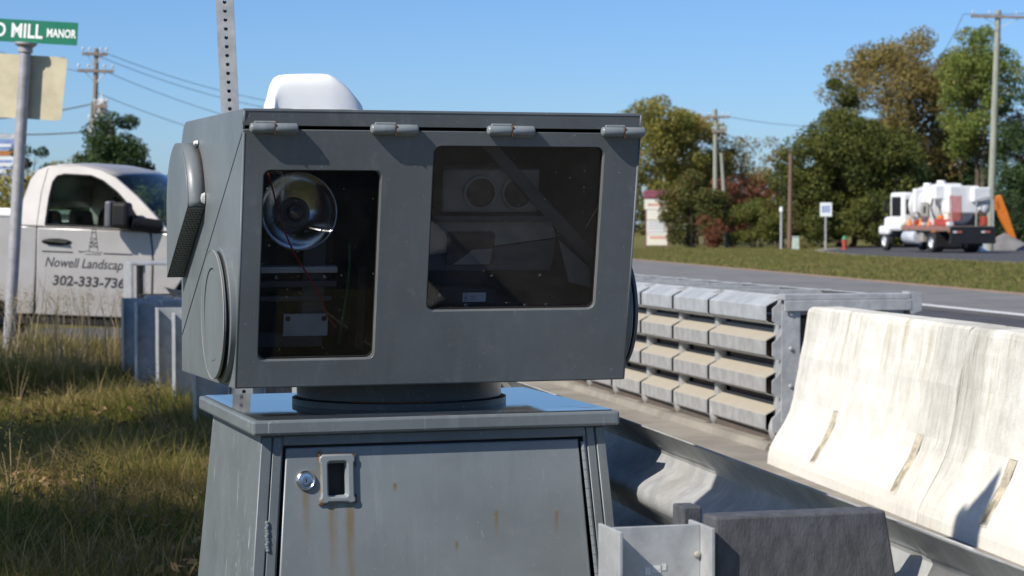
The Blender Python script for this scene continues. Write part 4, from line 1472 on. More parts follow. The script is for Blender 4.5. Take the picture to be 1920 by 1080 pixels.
# ------------------------------------------------------------------ utility poles
def utility_pole(name, label, x, y, top, r, mat, arms=(), lean=0., cans=(), group='utility poles'):
    root = thing(name, label, 'utility pole', (x, y, gz(y)), (0, rad(lean), 0), group)
    h = top - gz(y)
    b = MB()
    b.tube([(0, 0, -.4), (0, 0, h * .5), (0, 0, h)], [r * 1.1, r, r * .82], 12)
    b.obj('pole', mat, root)
    for (az, l, rot, x0) in arms:
        am = Matrix.Translation((x0, -r * .9, h - az)) @ Matrix.Rotation(rad(rot), 4, 'Z')
        b = MB()
        b.box((-l / 2, -.06, -.07), (l / 2, .06, .07), am)
        a = b.obj('crossarm', 'wood' if mat != 'woodbrown' else 'woodbrown', root, .01)
        for k in (-.47, -.2, .24, .47):
            MB().lathe([(.02, 0), (.02, .10), (.055, .12), (.06, .18), (.035, .22), (0, .23)], am @ Matrix.Translation((k * l, 0, .07)), 8).obj('insulator', 'transformer', a)
        for sg in (-1, 1):
            b = MB()
            b.tube([am @ Vector((sg * l * .28, .02, -.06)), am @ Vector((0, .03, -.55))], .02, 6)
            b.obj('arm_brace', 'galv', a)
    for (cz, cx) in cans:
        c = MB().lathe([(0, 0), (.19, .01), (.21, .05), (.21, .62), (.19, .66), (.10, .70), (0, .72)], Matrix.Translation((cx, -.05, h - cz)), 16).obj('transformer', 'transformer', root)
        MB().lathe([(.03, 0), (.05, .05), (.03, .10), (.05, .15), (.02, .22), (0, .22)], Matrix.Translation((cx, -.05, h - cz + .70)), 8).obj('bushing', 'transformer', c)
    return root
utility_pole('utility_pole', 'grey wooden utility pole with two crossarms and a transformer at left', -18.75, 100, 8.36, .125, 'wood', ((.25, 1.1, 6, -.05), (1.0, 1.6, 4, .0)), 1.6, ((2.9, .30),))
utility_pole('utility_pole', 'thin pale pole directly beside the tall left utility pole', -18.35, 98, 5.9, .07, 'woodpale')
utility_pole('utility_pole', 'short utility pole with a transformer on each side before the dark cedar', -16.40, 90, 5.45, .085, 'woodpale', ((.75, 1.0, 0, 0), (.12, .5, 0, 0)), -.6, ((1.55, -.34), (1.55, .34)))
utility_pole('utility_pole', 'grey utility pole with one brown crossarm above the autumn shrubs', 12.73, 140, 7.45, .15, 'woodpale', ((.5, 1.85, -3, .0), (1.4, .8, -3, .2)), -.4)
utility_pole('utility_pole', 'pale pole leaning against the crossarm pole among the shrubs', 13.35, 139, 4.7, .125, 'woodpale', (), -3.6)
utility_pole('utility_pole', 'bare brown wooden pole left of the big cedar', 16.10, 130, 4.44, .13, 'woodbrown', (), .6)
utility_pole('utility_pole', 'tall pale utility pole with a brown crossarm at the right edge', 25.15, 118, 11.65, .185, 'woodpale', ((.35, 3.2, -3, .15),), 1.7)
def wire(label, pts, r=.014, grp='overhead wires'):
    """sagging cable through the given support points"""
    P = []
    for (a, c_) in zip(pts, pts[1:]):
        a, c_ = Vector(a), Vector(c_)
        sag = (c_ - a).length * .022
        for k in range(12):
            t = k / 12
            p = a.lerp(c_, t)
            p.z -= sag * 4 * t * (1 - t)
            P.append(p)
    P.append(Vector(pts[-1]))
    b = MB()
    b.tube([p - P[0] for p in P], r, 5)
    o = b.obj('overhead_wire', 'wire')
    o.location = P[0]
    return tag(o, label, 'wire', grp)
L0, L1 = (-18.2, 100, 8.2), (-18.0, 100, 7.3)
wire('uppermost thin wire running right from the left pole top', [L0, (-9.0, 122, 6.6), (6, 150, 4.5)])
wire('second wire running right from the upper left crossarm', [(-18.6, 100, 8.1), (-9.4, 122, 6.2), (6, 150, 4.2)])
wire('wire running right from the lower left crossarm', [L1, (-8.4, 122, 4.9), (5, 150, 3.2)])
wire('low wire running right past the dark cedar', [(-18.5, 100, 6.4), (-8.9, 122, 3.9), (5, 150, 2.4)])
wire('thick cable hanging left of the tall left pole', [(-24.5, 101, 5.2), (-18.7, 100, 5.9)], .03)
wire('sagging service cable behind the street sign pole', [(-24.5, 98, 4.6), (-18.5, 98, 4.6)], .03)
wire('thin wire from the street sign edge down to the pole', [(-26, 101, 9.3), (-19.3, 100, 7.35)])
wire('wire running right from the crossarm pole above the shrubs', [(13.6, 140, 6.95), (33, 178, 9.2)], .016)
wire('wire dropping left from the right pole behind the brown tree', [(23.7, 118, 11.45), (36, 205, 15.0)], .016)
wire('wire from the right pole crossarm to the right edge', [(23.7, 118, 11.45), (32, 112, 11.6)], .016)

# ------------------------------------------------------------------ far roadside things on the right
M['maroon'] = simple('maroon_roof', (.22, .06, .09), .6)
M['kiosk'] = simple('kiosk_panel', (.70, .68, .60), .5, 0, .06)
M['bluepr'] = simple('blue_print', (.22, .30, .55), .5)
M['redpr'] = simple('red_print', (.55, .13, .09), .5)
ks = thing('pylon_sign', 'tall white shop pylon sign with a maroon cap beside the bush', 'sign', (9.0, 140, gz(140)), (0, 0, rad(-4)))
MB().box((-.78, -.18, 3.05), (.80, .18, 3.55)).obj('cap_roof', 'maroon', ks, .03)
for (nm, x0, z0, x1, z1) in (('top_panel', -.72, 2.35, .76, 3.02), ('middle_panel', -.58, 1.70, .70, 2.33), ('tenant_panel', -.58, .78, .70, 1.66), ('base_panel', -.58, .12, .70, .76)):
    p_ = MB().box((x0, -.12, z0), (x1, .12, z1)).obj(nm, 'kiosk', ks, .015)
    if nm in ('top_panel', 'base_panel'):
        for k in range(7):
            MB().box((x0 + .22 + k * .14, -.124, (z0 + z1) / 2 + .03 - (.14 if nm == 'top_panel' else -.06)), (x0 + .32 + k * .14, -.121, (z0 + z1) / 2 + .17 - (.14 if nm == 'top_panel' else -.06))).obj('letter_mark', 'redpr', p_)
    if nm == 'tenant_panel':
        for k, z in enumerate((1.50, 1.32, 1.14, .94)):
            MB().box((x0 + .1, -.124, z), (x1 - .1, -.121, z + .05)).obj('text_line', 'bluepr', p_)
MB().box((-.66, -.10, 0), (-.59, .10, 3.05)).obj('side_post', 'maroon', ks)
MB().box((.71, -.10, 0), (.78, .10, 3.05)).obj('side_post', 'maroon', ks)
bs = thing('roadside_sign', 'small blue and white square sign on a thin post before the cedar', 'road sign', (17.5, 125, gz(125)))
MB().tube([(0, 0, -.2), (0, 0, 2.0)], .055, 10).obj('post', 'galv_post', bs)
p_ = MB().box((-.33, -.06, 1.85), (.33, -.045, 2.62)).obj('sign_panel', 'signwhite', bs)
for k in range(3):
    MB().box((-.22 + k * .16, -.064, 2.05), (-.10 + k * .16, -.061, 2.45)).obj('print_block', 'bluepr', p_)
mp = thing('marker_post', 'thin grey marker post with a white cap beside the brown pole', 'post', (15.02, 125, gz(125)))
MB().tube([(0, 0, -.2), (0, 0, 2.1)], .07, 10).obj('post', 'galv_post', mp)
MB().lathe([(.10, 2.1), (.11, 2.2), (.08, 2.36), (0, 2.4)], None, 12).obj('cap', 'signwhite', mp)
M['palegreen'] = simple('pale_green_box_paint', (.42, .50, .43), .55)
ub = thing('utility_box', 'pale green utility pedestal box on the grass beside the brown pole', 'utility box', (15.7, 124, gz(124)))
MB().hexa([(-.2, -.17, 0), (.2, -.17, 0), (.2, .17, 0), (-.2, .17, 0)], [(-.17, -.14, .68), (.17, -.14, .68), (.17, .14, .68), (-.17, .14, .68)]).obj('box_body', 'palegreen', ub, .03)
MB().box((-.19, -.16, .68), (.19, .16, .74)).obj('box_lid', 'palegreen', ub, .02)
M['hydred'] = simple('hydrant_red', (.40, .06, .04), .5)
M['hydgreen'] = simple('hydrant_green', (.05, .25, .12), .5)
hy = thing('fire_hydrant', 'small red hydrant with a green top left of the tank truck', 'hydrant', (18.4, 124, gz(124)))
MB().lathe([(.17, 0), (.17, .06), (.11, .08), (.11, .55), (.14, .57)], None, 14).obj('barrel', 'hydred', hy)
MB().lathe([(.14, .57), (.13, .64), (.08, .72), (.03, .75), (.03, .80), (0, .80)], None, 14).obj('bonnet_cap', 'hydgreen', hy)
for sx in (-1, 1):
    MB().tube([(sx * .09, 0, .42), (sx * .18, 0, .42)], .06, 10).obj('nozzle_cap', 'hydred', hy)

# ------------------------------------------------------------------ flatbed tank truck
M['tankwhite'] = simple('white_tank', (.72, .73, .73), .4, 0, .05)
M['truckblack'] = simple('black_truck_frame', (.014, .014, .016), .6)
M['orange'] = simple('orange_paint', (.72, .20, .02), .5, 0, .12)
M['steelrail'] = simple('dull_stake_rail', (.20, .16, .14), .7)
tt = thing('tank_truck', 'white flatbed service truck loaded with white tanks driving away', 'truck', (22.0, 107.0, gz(107)), (0, 0, rad(14.5)))
# local: +y forward, +x right side; rear bumper at y=0
def tb(name, a, b_, mat, bev=.03, par=tt):
    return MB().box(a, b_).obj(name, mat, par, bev)
tb('chassis', (-.45, .2, .65), (.45, 8.2, .95), 'truckblack')
bd = tb('flatbed', (-1.18, .0, 1.05), (1.18, 5.6, 1.30), 'steelrail', .02)
tb('rear_bumper', (-1.18, -.08, .45), (1.18, .06, 1.28), 'truckblack', .02)
for x in (-.85, .62):
    tb('tail_light', (x, -.10, .98), (x + .24, -.078, 1.06), 'redpr', 0)
    tb('reflector', (x - .2, -.10, .98), (x - .02, -.078, 1.06), 'signwhite', 0)
for k in range(30):
    z = 1.33
    MB().box((-1.20, .25 + k * .17, 1.12), (-1.182, .33 + k * .17, 1.29)).obj('stake_pocket', 'redpr' if k % 2 else 'steelrail', bd)
cabt = tb('cab', (-1.02, 5.75, 1.0), (1.02, 7.35, 2.95), 'tankwhite', .15)
MB().box((-1.035, 5.95, 1.75), (-1.015, 7.05, 2.72)).obj('side_window', 'trim', cabt, .05)
MB().box((-.85, 5.735, 1.85), (.85, 5.755, 2.6)).obj('rear_window', 'trim', cabt, .03)
tb('bonnet', (-.92, 7.35, .95), (.92, 8.35, 1.72), 'tankwhite', .18)
for sx in (-1, 1):
    tb('fender', (sx * 1.08 - .16, 7.15, .80), (sx * 1.08 + .16, 8.25, 1.25), 'tankwhite', .12)
    b = MB().box((sx * 1.25 - .06, 7.2, 1.95), (sx * 1.25 + .06, 7.35, 2.55)).obj('side_mirror', 'trim', tt, .03)
def twheel(x, y, r, wd):
    m = frame((x, y, r), (0, 1, 0), (0, 0, 1))
    w_ = MB().lathe([(r * .55, -wd / 2), (r * .9, -wd / 2), (r, -wd * .36), (r, wd * .36), (r * .9, wd / 2), (r * .55, wd / 2)], m, 24).obj('wheel', 'tyre', tt)
    for sg in (-1, 1):
        MB().lathe([(r * .56, sg * wd * .45), (r * .4, sg * wd * .2), (r * .2, sg * wd * .4), (0, sg * wd * .4)], m, 16).obj('rim', 'strip', w_)
for sx in (-1, 1):
    twheel(sx * 1.0, 7.7, .50, .30)
    twheel(sx * .92, 2.1, .50, .55)
    tb('mud_flap', (sx * .92 - .32, 1.42, .30), (sx * .92 + .32, 1.45, 1.04), 'truckblack', 0)
tk = MB().lathe([(0, -.7), (.30, -.69), (.34, -.62), (.34, .62), (.30, .69), (0, .7)], Matrix.Translation((-.95, 4.7, .72)) @ Matrix.Rotation(PI / 2, 4, 'X'), 20).obj('fuel_tank', 'strip', tt)
tb('battery_box', (-1.05, 3.3, .5), (-.6, 3.75, 1.0), 'beige', .02)
def tank(name, y, l, r, z):
    m = Matrix.Translation((0, y, z)) @ Matrix.Rotation(-PI / 2, 4, 'X')
    o = MB().lathe([(0, 0), (r * .55, .02), (r * .9, .10), (r, .22), (r, l - .22), (r * .9, l - .10), (r * .55, l - .02), (0, l)], m, 28).obj(name, 'tankwhite', tt)
    for q in (.3, .7):
        MB().lathe([(r + .01, l * q - .03), (r + .015, l * q), (r + .01, l * q + .03)], m, 28).obj('tank_strap', 'steelrail', o)
    MB().lathe([(.22, 0), (.22, .14), (.19, .18), (0, .18)], Matrix.Translation((0, y + l * .5, z + r - .03)), 16).obj('tank_hatch', 'tankwhite', o)
    return o
tank('front_tank', 4.55, .95, .95, 2.30)
big = tank('main_tank', 2.75, 1.45, 1.0, 2.36)
MB().box((-.55, 2.2, 2.2), (.55, 2.75, 3.36)).obj('tank_housing', 'tankwhite', big, .12)
for k in range(6):
    MB().tube([(-1.04, 4.32, 1.4 + k * .28), (-.78, 4.32, 1.4 + k * .28)], .02, 6).obj('ladder_rung', 'steelrail', big)
MB().tube(spline([(-.9, 2.5, 2.6), (-1.1, 2.2, 2.1), (-1.05, 1.7, 1.5), (-.9, 1.3, 1.75)]), .05, 8).obj('hose', 'truckblack', tt)
MB().box((-1.06, 2.75, 1.75), (-1.0, 3.5, 2.45)).obj('tank_panel', 'beige', big, .02)
MB().box((-1.075, 2.95, 1.9), (-1.058, 3.2, 2.25)).obj('panel_mark', 'ink', big)
tank('rear_tank', 1.25, .85, .78, 2.10)
tb('white_cabinet', (-1.0, .42, 1.9), (.55, 1.1, 3.22), 'tankwhite', .06)
tb('white_cabinet', (.10, .12, 2.45), (1.0, .55, 3.15), 'tankwhite', .06)
for k in range(5):
    MB().box((-1.0 + k * .13, .40, 1.55), (-.94 + k * .13, .43, 2.75)).obj('striped_board', 'redpr', tt)
tb('red_toolbox', (-1.14, .55, 1.31), (-.72, 1.9, 1.62), 'hydred', .03)
tb('orange_box', (-1.05, 1.3, 1.62), (-.7, 1.7, 1.80), 'orange', .04)
tb('white_crate', (-1.08, 4.25, 1.9), (-.6, 4.52, 3.12), 'tankwhite', .08)
tb('white_crate', (-.95, 2.2, 2.55), (-.3, 2.7, 3.30), 'tankwhite', .10)
tb('white_crate', (.2, 4.3, 2.3), (.9, 4.5, 3.35), 'tankwhite', .08)
tb('white_crate', (-.98, .75, 1.32), (-.62, 1.15, 1.88), 'kiosk', .05)
tb('grey_panel', (-1.09, 1.95, 1.34), (-1.03, 2.45, 2.25), 'transformer', .01)
for q, (yy, zz_) in enumerate(((5.45, 1.5), (4.0, 1.55), (3.1, 1.45), (2.2, 1.5), (.3, 1.5))):
    tb('small_load', (-1.12, yy, 1.31), (-.85, yy + .28, zz_), ('kiosk', 'hydred', 'transformer', 'redpr', 'tankwhite')[q], .03)
tb('red_can', (.55, .08, 1.31), (.85, .4, 1.75), 'hydred', .05)
for (x, y) in ((-1.02, 4.9), (-1.02, 3.6), (-1.02, 2.6)):
    c_ = MB().lathe([(.16, 0), (.16, .04), (.11, .05), (.03, .38), (0, .39)], Matrix.Translation((x, y, 1.305)), 12).obj('traffic_cone', 'orange' if y % 1 > .5 else 'hydred', tt)
for x in (-1.1, .2, 1.1):
    MB().tube([(x, .05, 1.3), (x, .05, 2.55)], .035, 8).obj('rear_stake', 'galv_post', tt)
MB().tube([(.2, .05, 2.55), (1.1, .05, 2.75)], .03, 8).obj('stake_rail', 'galv_post', tt)
MB().lathe([(0, 0), (.30, .02), (.33, .3), (.12, .75), (0, .78)], Matrix.Translation((.62, .45, 1.95)) @ Matrix.Rotation(.6, 4, 'Y'), 14).obj('funnel_drum', 'transformer', tt)

# ------------------------------------------------------------------ excavator, soil and folded sign behind the pole
ex = thing('excavator', 'orange excavator with a folded boom half hidden by the right utility pole', 'excavator', (27.0, 123, gz(123)), (0, 0, rad(10)))
def bar(name, pts, w, mat, par=ex, wy=.28):
    b = MB()
    for (p, q, w0, w1) in pts:
        p, q = Vector(p), Vector(q)
        d = (q - p).normalized()
        nn = Vector((-d.z, 0, d.x))
        yv = Vector((0, wy / 2, 0))
        b.hexa([p - nn * w0 - yv, p + nn * w0 - yv, p + nn * w0 + yv, p - nn * w0 + yv], [q - nn * w1 - yv, q + nn * w1 - yv, q + nn * w1 + yv, q - nn * w1 + yv])
    return b.obj(name, mat, par, .02)
bar('boom', [((-1.85, 0, 2.15), (-.30, 0, 2.45), .20, .26)], .2, 'orange')
bar('stick', [((-.42, 0, 2.95), (-.10, 0, 2.0), .20, .27), ((-.10, 0, 2.0), (.62, 0, .42), .27, .12)], .2, 'orange')
bar('ram', [((-1.3, -.02, 2.35), (-.45, -.02, 2.75), .07, .06)], .1, 'strip', ex, .10)
MB().prism([(.45, .45), (.75, .50), (.95, .15), (.60, .0), (.40, .12)], -.3, .3, frame((0, 0, 0), (1, 0, 0), (0, 0, 1))).obj('bucket', 'trim', ex, .02)
MB().box((-3.6, 1.2, .55), (-1.5, 2.9, 1.5)).obj('engine_house', 'orange', ex, .1)
MB().box((-2.2, 1.0, .9), (-1.2, 2.1, 2.3)).obj('operator_cab', 'trim', ex, .08)
for y in (1.1, 2.5):
    MB().box((-3.8, y, .0), (-1.2, y + .45, .55)).obj('track', 'truckblack', ex, .2)
rngm = random.Random(4)
def mound(name, label, cat, x, y, rx, ry, h, mat, seed):
    rg = random.Random(seed)
    b = MB()
    n, m = 20, 7
    vs, fs = [(0, 0, h)], []
    for i in range(1, m + 1):
        t = i / m
        for k in range(n):
            a = 2 * PI * k / n
            j = 1 + .14 * math.sin(3 * a + seed) + rg.uniform(-.05, .05)
            vs.append((rx * t * j * math.cos(a), ry * t * j * math.sin(a), h * (1 - t) ** 1.15 * (1 + rg.uniform(-.06, .06)) - (.1 if i == m else 0)))
    for k in range(n):
        fs.append((0, 1 + k, 1 + (k + 1) % n))
    for i in range(m - 1):
        for k in range(n):
            fs.append((1 + i * n + k, 1 + (i + 1) * n + k, 1 + (i + 1) * n + (k + 1) % n, 1 + i * n + (k + 1) % n))
    b.add(vs, fs, True)
    o = b.obj(name, mat)
    o.location = (x, y, gz(y))
    return tag(o, label, cat)
M['spoil'] = simple('grey_spoil', (.17, .165, .16), .95, 0, .2, 1, .6, 20)
mound('spoil_heap', 'grey heap of spoil under the orange excavator boom', 'heap', 26.6, 121, 1.9, 1.6, .95, 'spoil', 3)
fs_ = thing('folded_sign', 'small white folded board standing right of the tank truck', 'sign', (23.9, 114, gz(114)), (0, 0, rad(30)))
MB().hexa([(-.28, -.22, 0), (.28, -.22, 0), (.28, -.20, 0), (-.28, -.20, 0)], [(-.12, -.02, .78), (.12, -.02, .78), (.12, 0, .78), (-.12, 0, .78)]).obj('front_leaf', 'signwhite', fs_)
MB().hexa([(-.28, .22, 0), (.28, .22, 0), (.28, .20, 0), (-.28, .20, 0)], [(-.12, .022, .78), (.12, .022, .78), (.12, .002, .78), (-.12, .002, .78)]).obj('back_leaf', 'signwhite', fs_)
# banner at the far left
M['banorange'] = simple('banner_orange', (.45, .17, .05), .6)
bn = thing('banner_sign', 'blue and white roadside banner sign with an orange stripe at the left edge', 'sign', (-13.75, 60, gz(60)), (0, 0, rad(4)))
for x in (-.55, .42):
    MB().tube([(x, .03, -.2), (x, .03, 3.75)], .035, 8).obj('post', 'galv_post', bn)
for nm, z0, z1, mt in (('blue_field', 3.30, 3.58, 'bluepr'), ('grey_header', 3.60, 3.72, 'transformer'), ('orange_stripe', 3.14, 3.28, 'banorange'), ('white_field', 2.35, 3.12, 'signwhite')):
    f_ = MB().box((-.62, -.03, z0), (.47, .0, z1)).obj(nm, mt, bn)
    if nm == 'white_field':
        for k in range(4):
            MB().box((-.5, -.034, 2.45 + k * .17), (.38, -.031, 2.52 + k * .17)).obj('text_line', 'bluepr', f_)
    if nm == 'blue_field':
        MB().box((.0, -.034, 3.38), (.36, -.031, 3.46)).obj('text_line', 'signwhite', f_)

# ------------------------------------------------------------------ vegetation
def np_mesh(name, verts, faces, mat, smooth=False):
    """verts (N,3), faces (M,k) with constant k"""
    me = bpy.data.meshes.new(name)
    k = faces.shape[1]
    me.vertices.add(len(verts))
    me.vertices.foreach_set('co', verts.astype(np.float32).ravel())
    me.loops.add(faces.size)
    me.loops.foreach_set('vertex_index', faces.astype(np.int32).ravel())
    me.polygons.add(len(faces))
    me.polygons.foreach_set('loop_start', np.arange(0, faces.size, k, dtype=np.int32))
    me.update(calc_edges=True)
    me.materials.append(M[mat])
    return me

def leaves(centers, size, rng, up=.0, aspect=.6):
    """one small folded leaf card per centre: a quad of random attitude"""
    n = len(centers)
    d = rng.normal(size=(n, 3))
    d[:, 2] = d[:, 2] * (1 - up) + up * rng.uniform(-.2, .6, n)
    d /= np.linalg.norm(d, axis=1)[:, None]
    e = rng.normal(size=(n, 3))
    e -= (e * d).sum(1)[:, None] * d
    e /= np.linalg.norm(e, axis=1)[:, None]
    s = (size * rng.uniform(.55, 1.25, n))[:, None]
    v = np.empty((n, 4, 3))
    v[:, 0] = centers - d * s * .5
    v[:, 1] = centers + e * s * aspect * .5
    v[:, 2] = centers + d * s * .5
    v[:, 3] = centers - e * s * aspect * .5
    return v.reshape(-1, 3), np.arange(n * 4).reshape(n, 4)

def crown_points(clusters, rng):
    out = []
    for (c, r, n) in clusters:
        p = rng.normal(size=(n, 3))
        p /= np.linalg.norm(p, axis=1)[:, None]
        p *= (rng.uniform(.15, 1, n) ** .45)[:, None]
        out.append(np.array(c) + p * np.array(r))
    return np.concatenate(out)

def tree(name, label, x, y, h, cz, rx, rz, ncl, cr, nl, ls, mat, seed, trunk_r=.14, shape='round', stems=1, cat='tree', group=None, ry=None, bark='bark', limbs=True):
    """h total height, crown centred at height cz with radii rx (across) and rz (up)"""
    rng = np.random.default_rng(seed)
    ry = ry or rx
    root = thing(name, label, cat, (x, y, gz(y)), group=group)
    cl = []
    cen = []
    for i in range(ncl):
        for _ in range(60):
            p = rng.uniform(-1, 1, 3)
            if shape == 'cone':
                t = (p[2] + 1) / 2
                if math.hypot(p[0], p[1]) < (1 - t) ** .75 * .96 + .05:
                    break
            elif shape == 'vase':
                t = (p[2] + 1) / 2
                if math.hypot(p[0], p[1]) < .35 + .65 * math.sin(min(1, t * 1.15) * PI * .5) * (1 if t < .75 else math.sqrt(max(0, 1 - ((t - .75) / .27) ** 2))) and math.hypot(p[0], p[1]) > .15:
                    break
            else:
                r_ = np.linalg.norm(p)
                if .35 < r_ < 1:
                    break
        c = np.array([p[0] * rx, p[1] * ry, cz + p[2] * rz])
        k = rng.uniform(.65, 1.3)
        cen.append(c)
        cl.append((c, np.array([cr, cr, cr * .72]) * k, int(nl * k)))
    cl = [(c, r * 1.12, int(q * 1.7)) for c, r, q in cl]
    pts = crown_points(cl, rng)
    pts = pts[pts[:, 2] > .05]
    v, f = leaves(pts, ls * .78, rng)
    link(bpy.data.objects.new('crown', np_mesh('crown', v, f, mat)), root)
    b = MB()
    low = cz - rz
    for k in range(stems):
        a = 2 * PI * k / max(1, stems) + seed
        off = .0 if stems == 1 else trunk_r * 1.6
        sp_x, sp_y = (0, 0) if stems == 1 else (math.cos(a) * rx * .35, math.sin(a) * ry * .35)
        base = Vector((math.cos(a) * off, math.sin(a) * off, -.2))
        mid = Vector((sp_x * .35 + rng.normal() * .1, sp_y * .35 + rng.normal() * .1, max(.3, low * .9 + .2)))
        top = Vector((sp_x + rng.normal() * .15, sp_y + rng.normal() * .15, cz + rz * .55))
        b.tube([base, base.lerp(mid, .5), mid, mid.lerp(top, .5), top], [trunk_r * 1.25, trunk_r, trunk_r * .85, trunk_r * .5, trunk_r * .15], 8)
        if limbs:
            for j in range(k, len(cen), stems):
                c = Vector(cen[j])
                t = max(0., min(.9, (c.z - mid.z) / max(.2, top.z - mid.z) * .75))
                st = mid.lerp(top, t)
                m_ = st.lerp(c, .5) + Vector((0, 0, -.06 * (c - st).length))
                w = trunk_r * (.42 - .25 * t)
                b.tube([st, m_, c], [w, w * .6, w * .2], 5, False)
    b.obj('trunk', bark, root)
    return root

def fol(name, cols, tr=.3):
    M[name] = leafy(name, [mul(c, 1.65) for c in cols], tr + .08)
fol('olive_leaf', [(.065, .080, .020), (.115, .122, .028), (.19, .165, .04), (.26, .19, .05)])
fol('yellow_leaf', [(.08, .09, .02), (.15, .14, .032), (.26, .195, .045), (.28, .165, .055)])
fol('brown_leaf', [(.07, .066, .024), (.13, .10, .038), (.18, .135, .045), (.15, .14, .04), (.21, .14, .07)])
fol('cedar_leaf', [(.014, .022, .008), (.034, .044, .010), (.072, .078, .015), (.125, .118, .022)], .14)
fol('dark_leaf', [(.012, .026, .012), (.028, .050, .018), (.055, .080, .022)], .2)
fol('green_leaf', [(.045, .075, .018), (.085, .125, .028), (.14, .16, .038), (.20, .17, .05)])
fol('bush_leaf', [(.022, .034, .010), (.045, .056, .014), (.085, .075, .02), (.11, .07, .025)], .2)
fol('red_leaf', [(.06, .04, .018), (.11, .045, .025), (.17, .06, .035), (.10, .08, .03)])
fol('yshrub_leaf', [(.05, .065, .016), (.10, .11, .025), (.17, .15, .035)])

GT = 'trees along the far side of the highway'
tree('broadleaf_tree', 'tall olive green tree behind the pylon sign', 10.0, 152, 9.6, 6.3, 2.8, 3.6, 44, .95, 300, .25, 'olive_leaf', 11, .16, stems=2, group=GT)
tree('broadleaf_tree', 'yellowing tree right of the tall olive tree', 12.4, 156, 9.0, 5.6, 2.5, 3.4, 40, .9, 260, .25, 'yellow_leaf', 12, .14, stems=2, group=GT)
tree('broadleaf_tree', 'sparse brownish tree behind the crossarm pole', 15.6, 158, 7.4, 4.3, 2.4, 3.0, 38, .8, 190, .23, 'brown_leaf', 13, .12, stems=3, group=GT)
tree('broadleaf_tree', 'low olive tree filling the gap behind the red shrubs', 13.6, 162, 6, 3.3, 2.6, 2.2, 22, .8, 190, .25, 'olive_leaf', 19, .12, stems=2, group=GT)
tree('broadleaf_tree', 'thin sparse young tree left of the cedar', 17.3, 146, 7.1, 4.9, 1.2, 2.4, 16, .55, 90, .20, 'brown_leaf', 14, .07, stems=3, group=GT)
tree('cedar_tree', 'large dark evergreen cedar left of the tank truck', 21.3, 141, 9.2, 4.3, 4.6, 4.2, 96, 1.05, 420, .24, 'cedar_leaf', 15, .22, 'round', group=GT, ry=3.0)
tree('cedar_tree', 'pointed dark cedar rising behind the large cedar', 21.3, 146, 11.2, 6.6, 2.3, 4.6, 46, .75, 380, .24, 'cedar_leaf', 16, .18, 'cone', group=GT)
tree('broadleaf_tree', 'broad brown autumn tree with several stems above the tank truck', 26.9, 151, 13.6, 8.9, 5.6, 5.0, 118, 1.05, 240, .26, 'brown_leaf', 17, .17, 'vase', 4, group=GT)
tree('broadleaf_tree', 'tall light green tree behind the right utility pole', 30.0, 144, 14.4, 9.7, 2.3, 4.8, 46, .95, 260, .26, 'green_leaf', 18, .18, 'round', 2, group=GT)
tree('broadleaf_tree', 'dark green tree at the right edge of the view', 32.6, 139, 10.8, 5.6, 2.4, 4.8, 40, .95, 320, .25, 'dark_leaf', 20, .18, 'round', 2, group=GT)
tree('broadleaf_tree', 'shaded green thicket tree between the truck and the pole', 27.4, 156, 6.5, 3.6, 3.6, 2.7, 30, .85, 220, .25, 'green_leaf', 21, .10, 'round', 4, group=GT)
tree('broadleaf_tree', 'dark understorey tree behind the excavator', 30.6, 152, 6.0, 3.0, 2.6, 2.8, 26, .85, 240, .25, 'dark_leaf', 22, .10, 'round', 3, group=GT)
tree('broadleaf_tree', 'dense dark green tree behind the tank truck', 24.6, 148, 7.5, 4.0, 3.2, 3.4, 44, .95, 260, .25, 'dark_leaf', 24, .14, 'round', 3, group=GT)
tree('broadleaf_tree', 'green tree filling behind the right pole', 30.9, 156, 9.5, 5.6, 3.0, 3.8, 44, .95, 240, .25, 'green_leaf', 25, .14, 'round', 3, group=GT)
tree('broadleaf_tree', 'red tinged tree at the far right top behind the pole', 33.6, 148, 10.8, 7.4, 1.9, 2.8, 20, .8, 200, .26, 'red_leaf', 23, .12, 'round', 2, group=GT)
GS = 'shrubs at the far roadside'
tree('shrub', 'dark olive bush beside the pylon sign', 11.0, 136, 4.4, 2.3, 1.9, 2.1, 34, .7, 330, .20, 'bush_leaf', 31, .06, 'round', 4, 'shrub', GS)
tree('shrub', 'reddish brown shrub below the crossarm pole', 13.9, 141, 4.6, 2.4, 1.9, 2.1, 26, .65, 210, .20, 'red_leaf', 32, .05, 'round', 5, 'shrub', GS)
tree('shrub', 'yellow green shrub right of the crossarm pole', 14.6, 136, 2.9, 1.4, 1.5, 1.3, 22, .55, 220, .18, 'yshrub_leaf', 33, .04, 'round', 5, 'shrub', GS)
tree('shrub', 'low red shrub at the foot of the crossarm pole', 11.9, 134.5, 1.9, .9, .95, .85, 12, .42, 170, .16, 'red_leaf', 34, .03, 'round', 4, 'shrub', GS)
tree('shrub', 'red leaved shrub beside the thin young tree', 15.8, 142, 4.4, 2.6, 1.2, 1.6, 18, .55, 150, .18, 'red_leaf', 35, .04, 'round', 4, 'shrub', GS)
tree('shrub', 'dull green shrub behind the brown pole', 16.6, 137, 3.0, 1.4, 1.4, 1.3, 18, .55, 210, .18, 'bush_leaf', 36, .04, 'round', 4, 'shrub', GS)
tree('shrub', 'tan dry shrub beside the utility box', 16.3, 127, .75, .32, .42, .30, 8, .2, 120, .10, 'brown_leaf', 37, .02, 'round', 4, 'shrub', GS)
tree('shrub', 'dark low shrub under the cedar right of the blue sign', 19.0, 136, 2.8, 1.3, 1.6, 1.2, 20, .6, 240, .2, 'cedar_leaf', 38, .04, 'round', 4, 'shrub', GS)
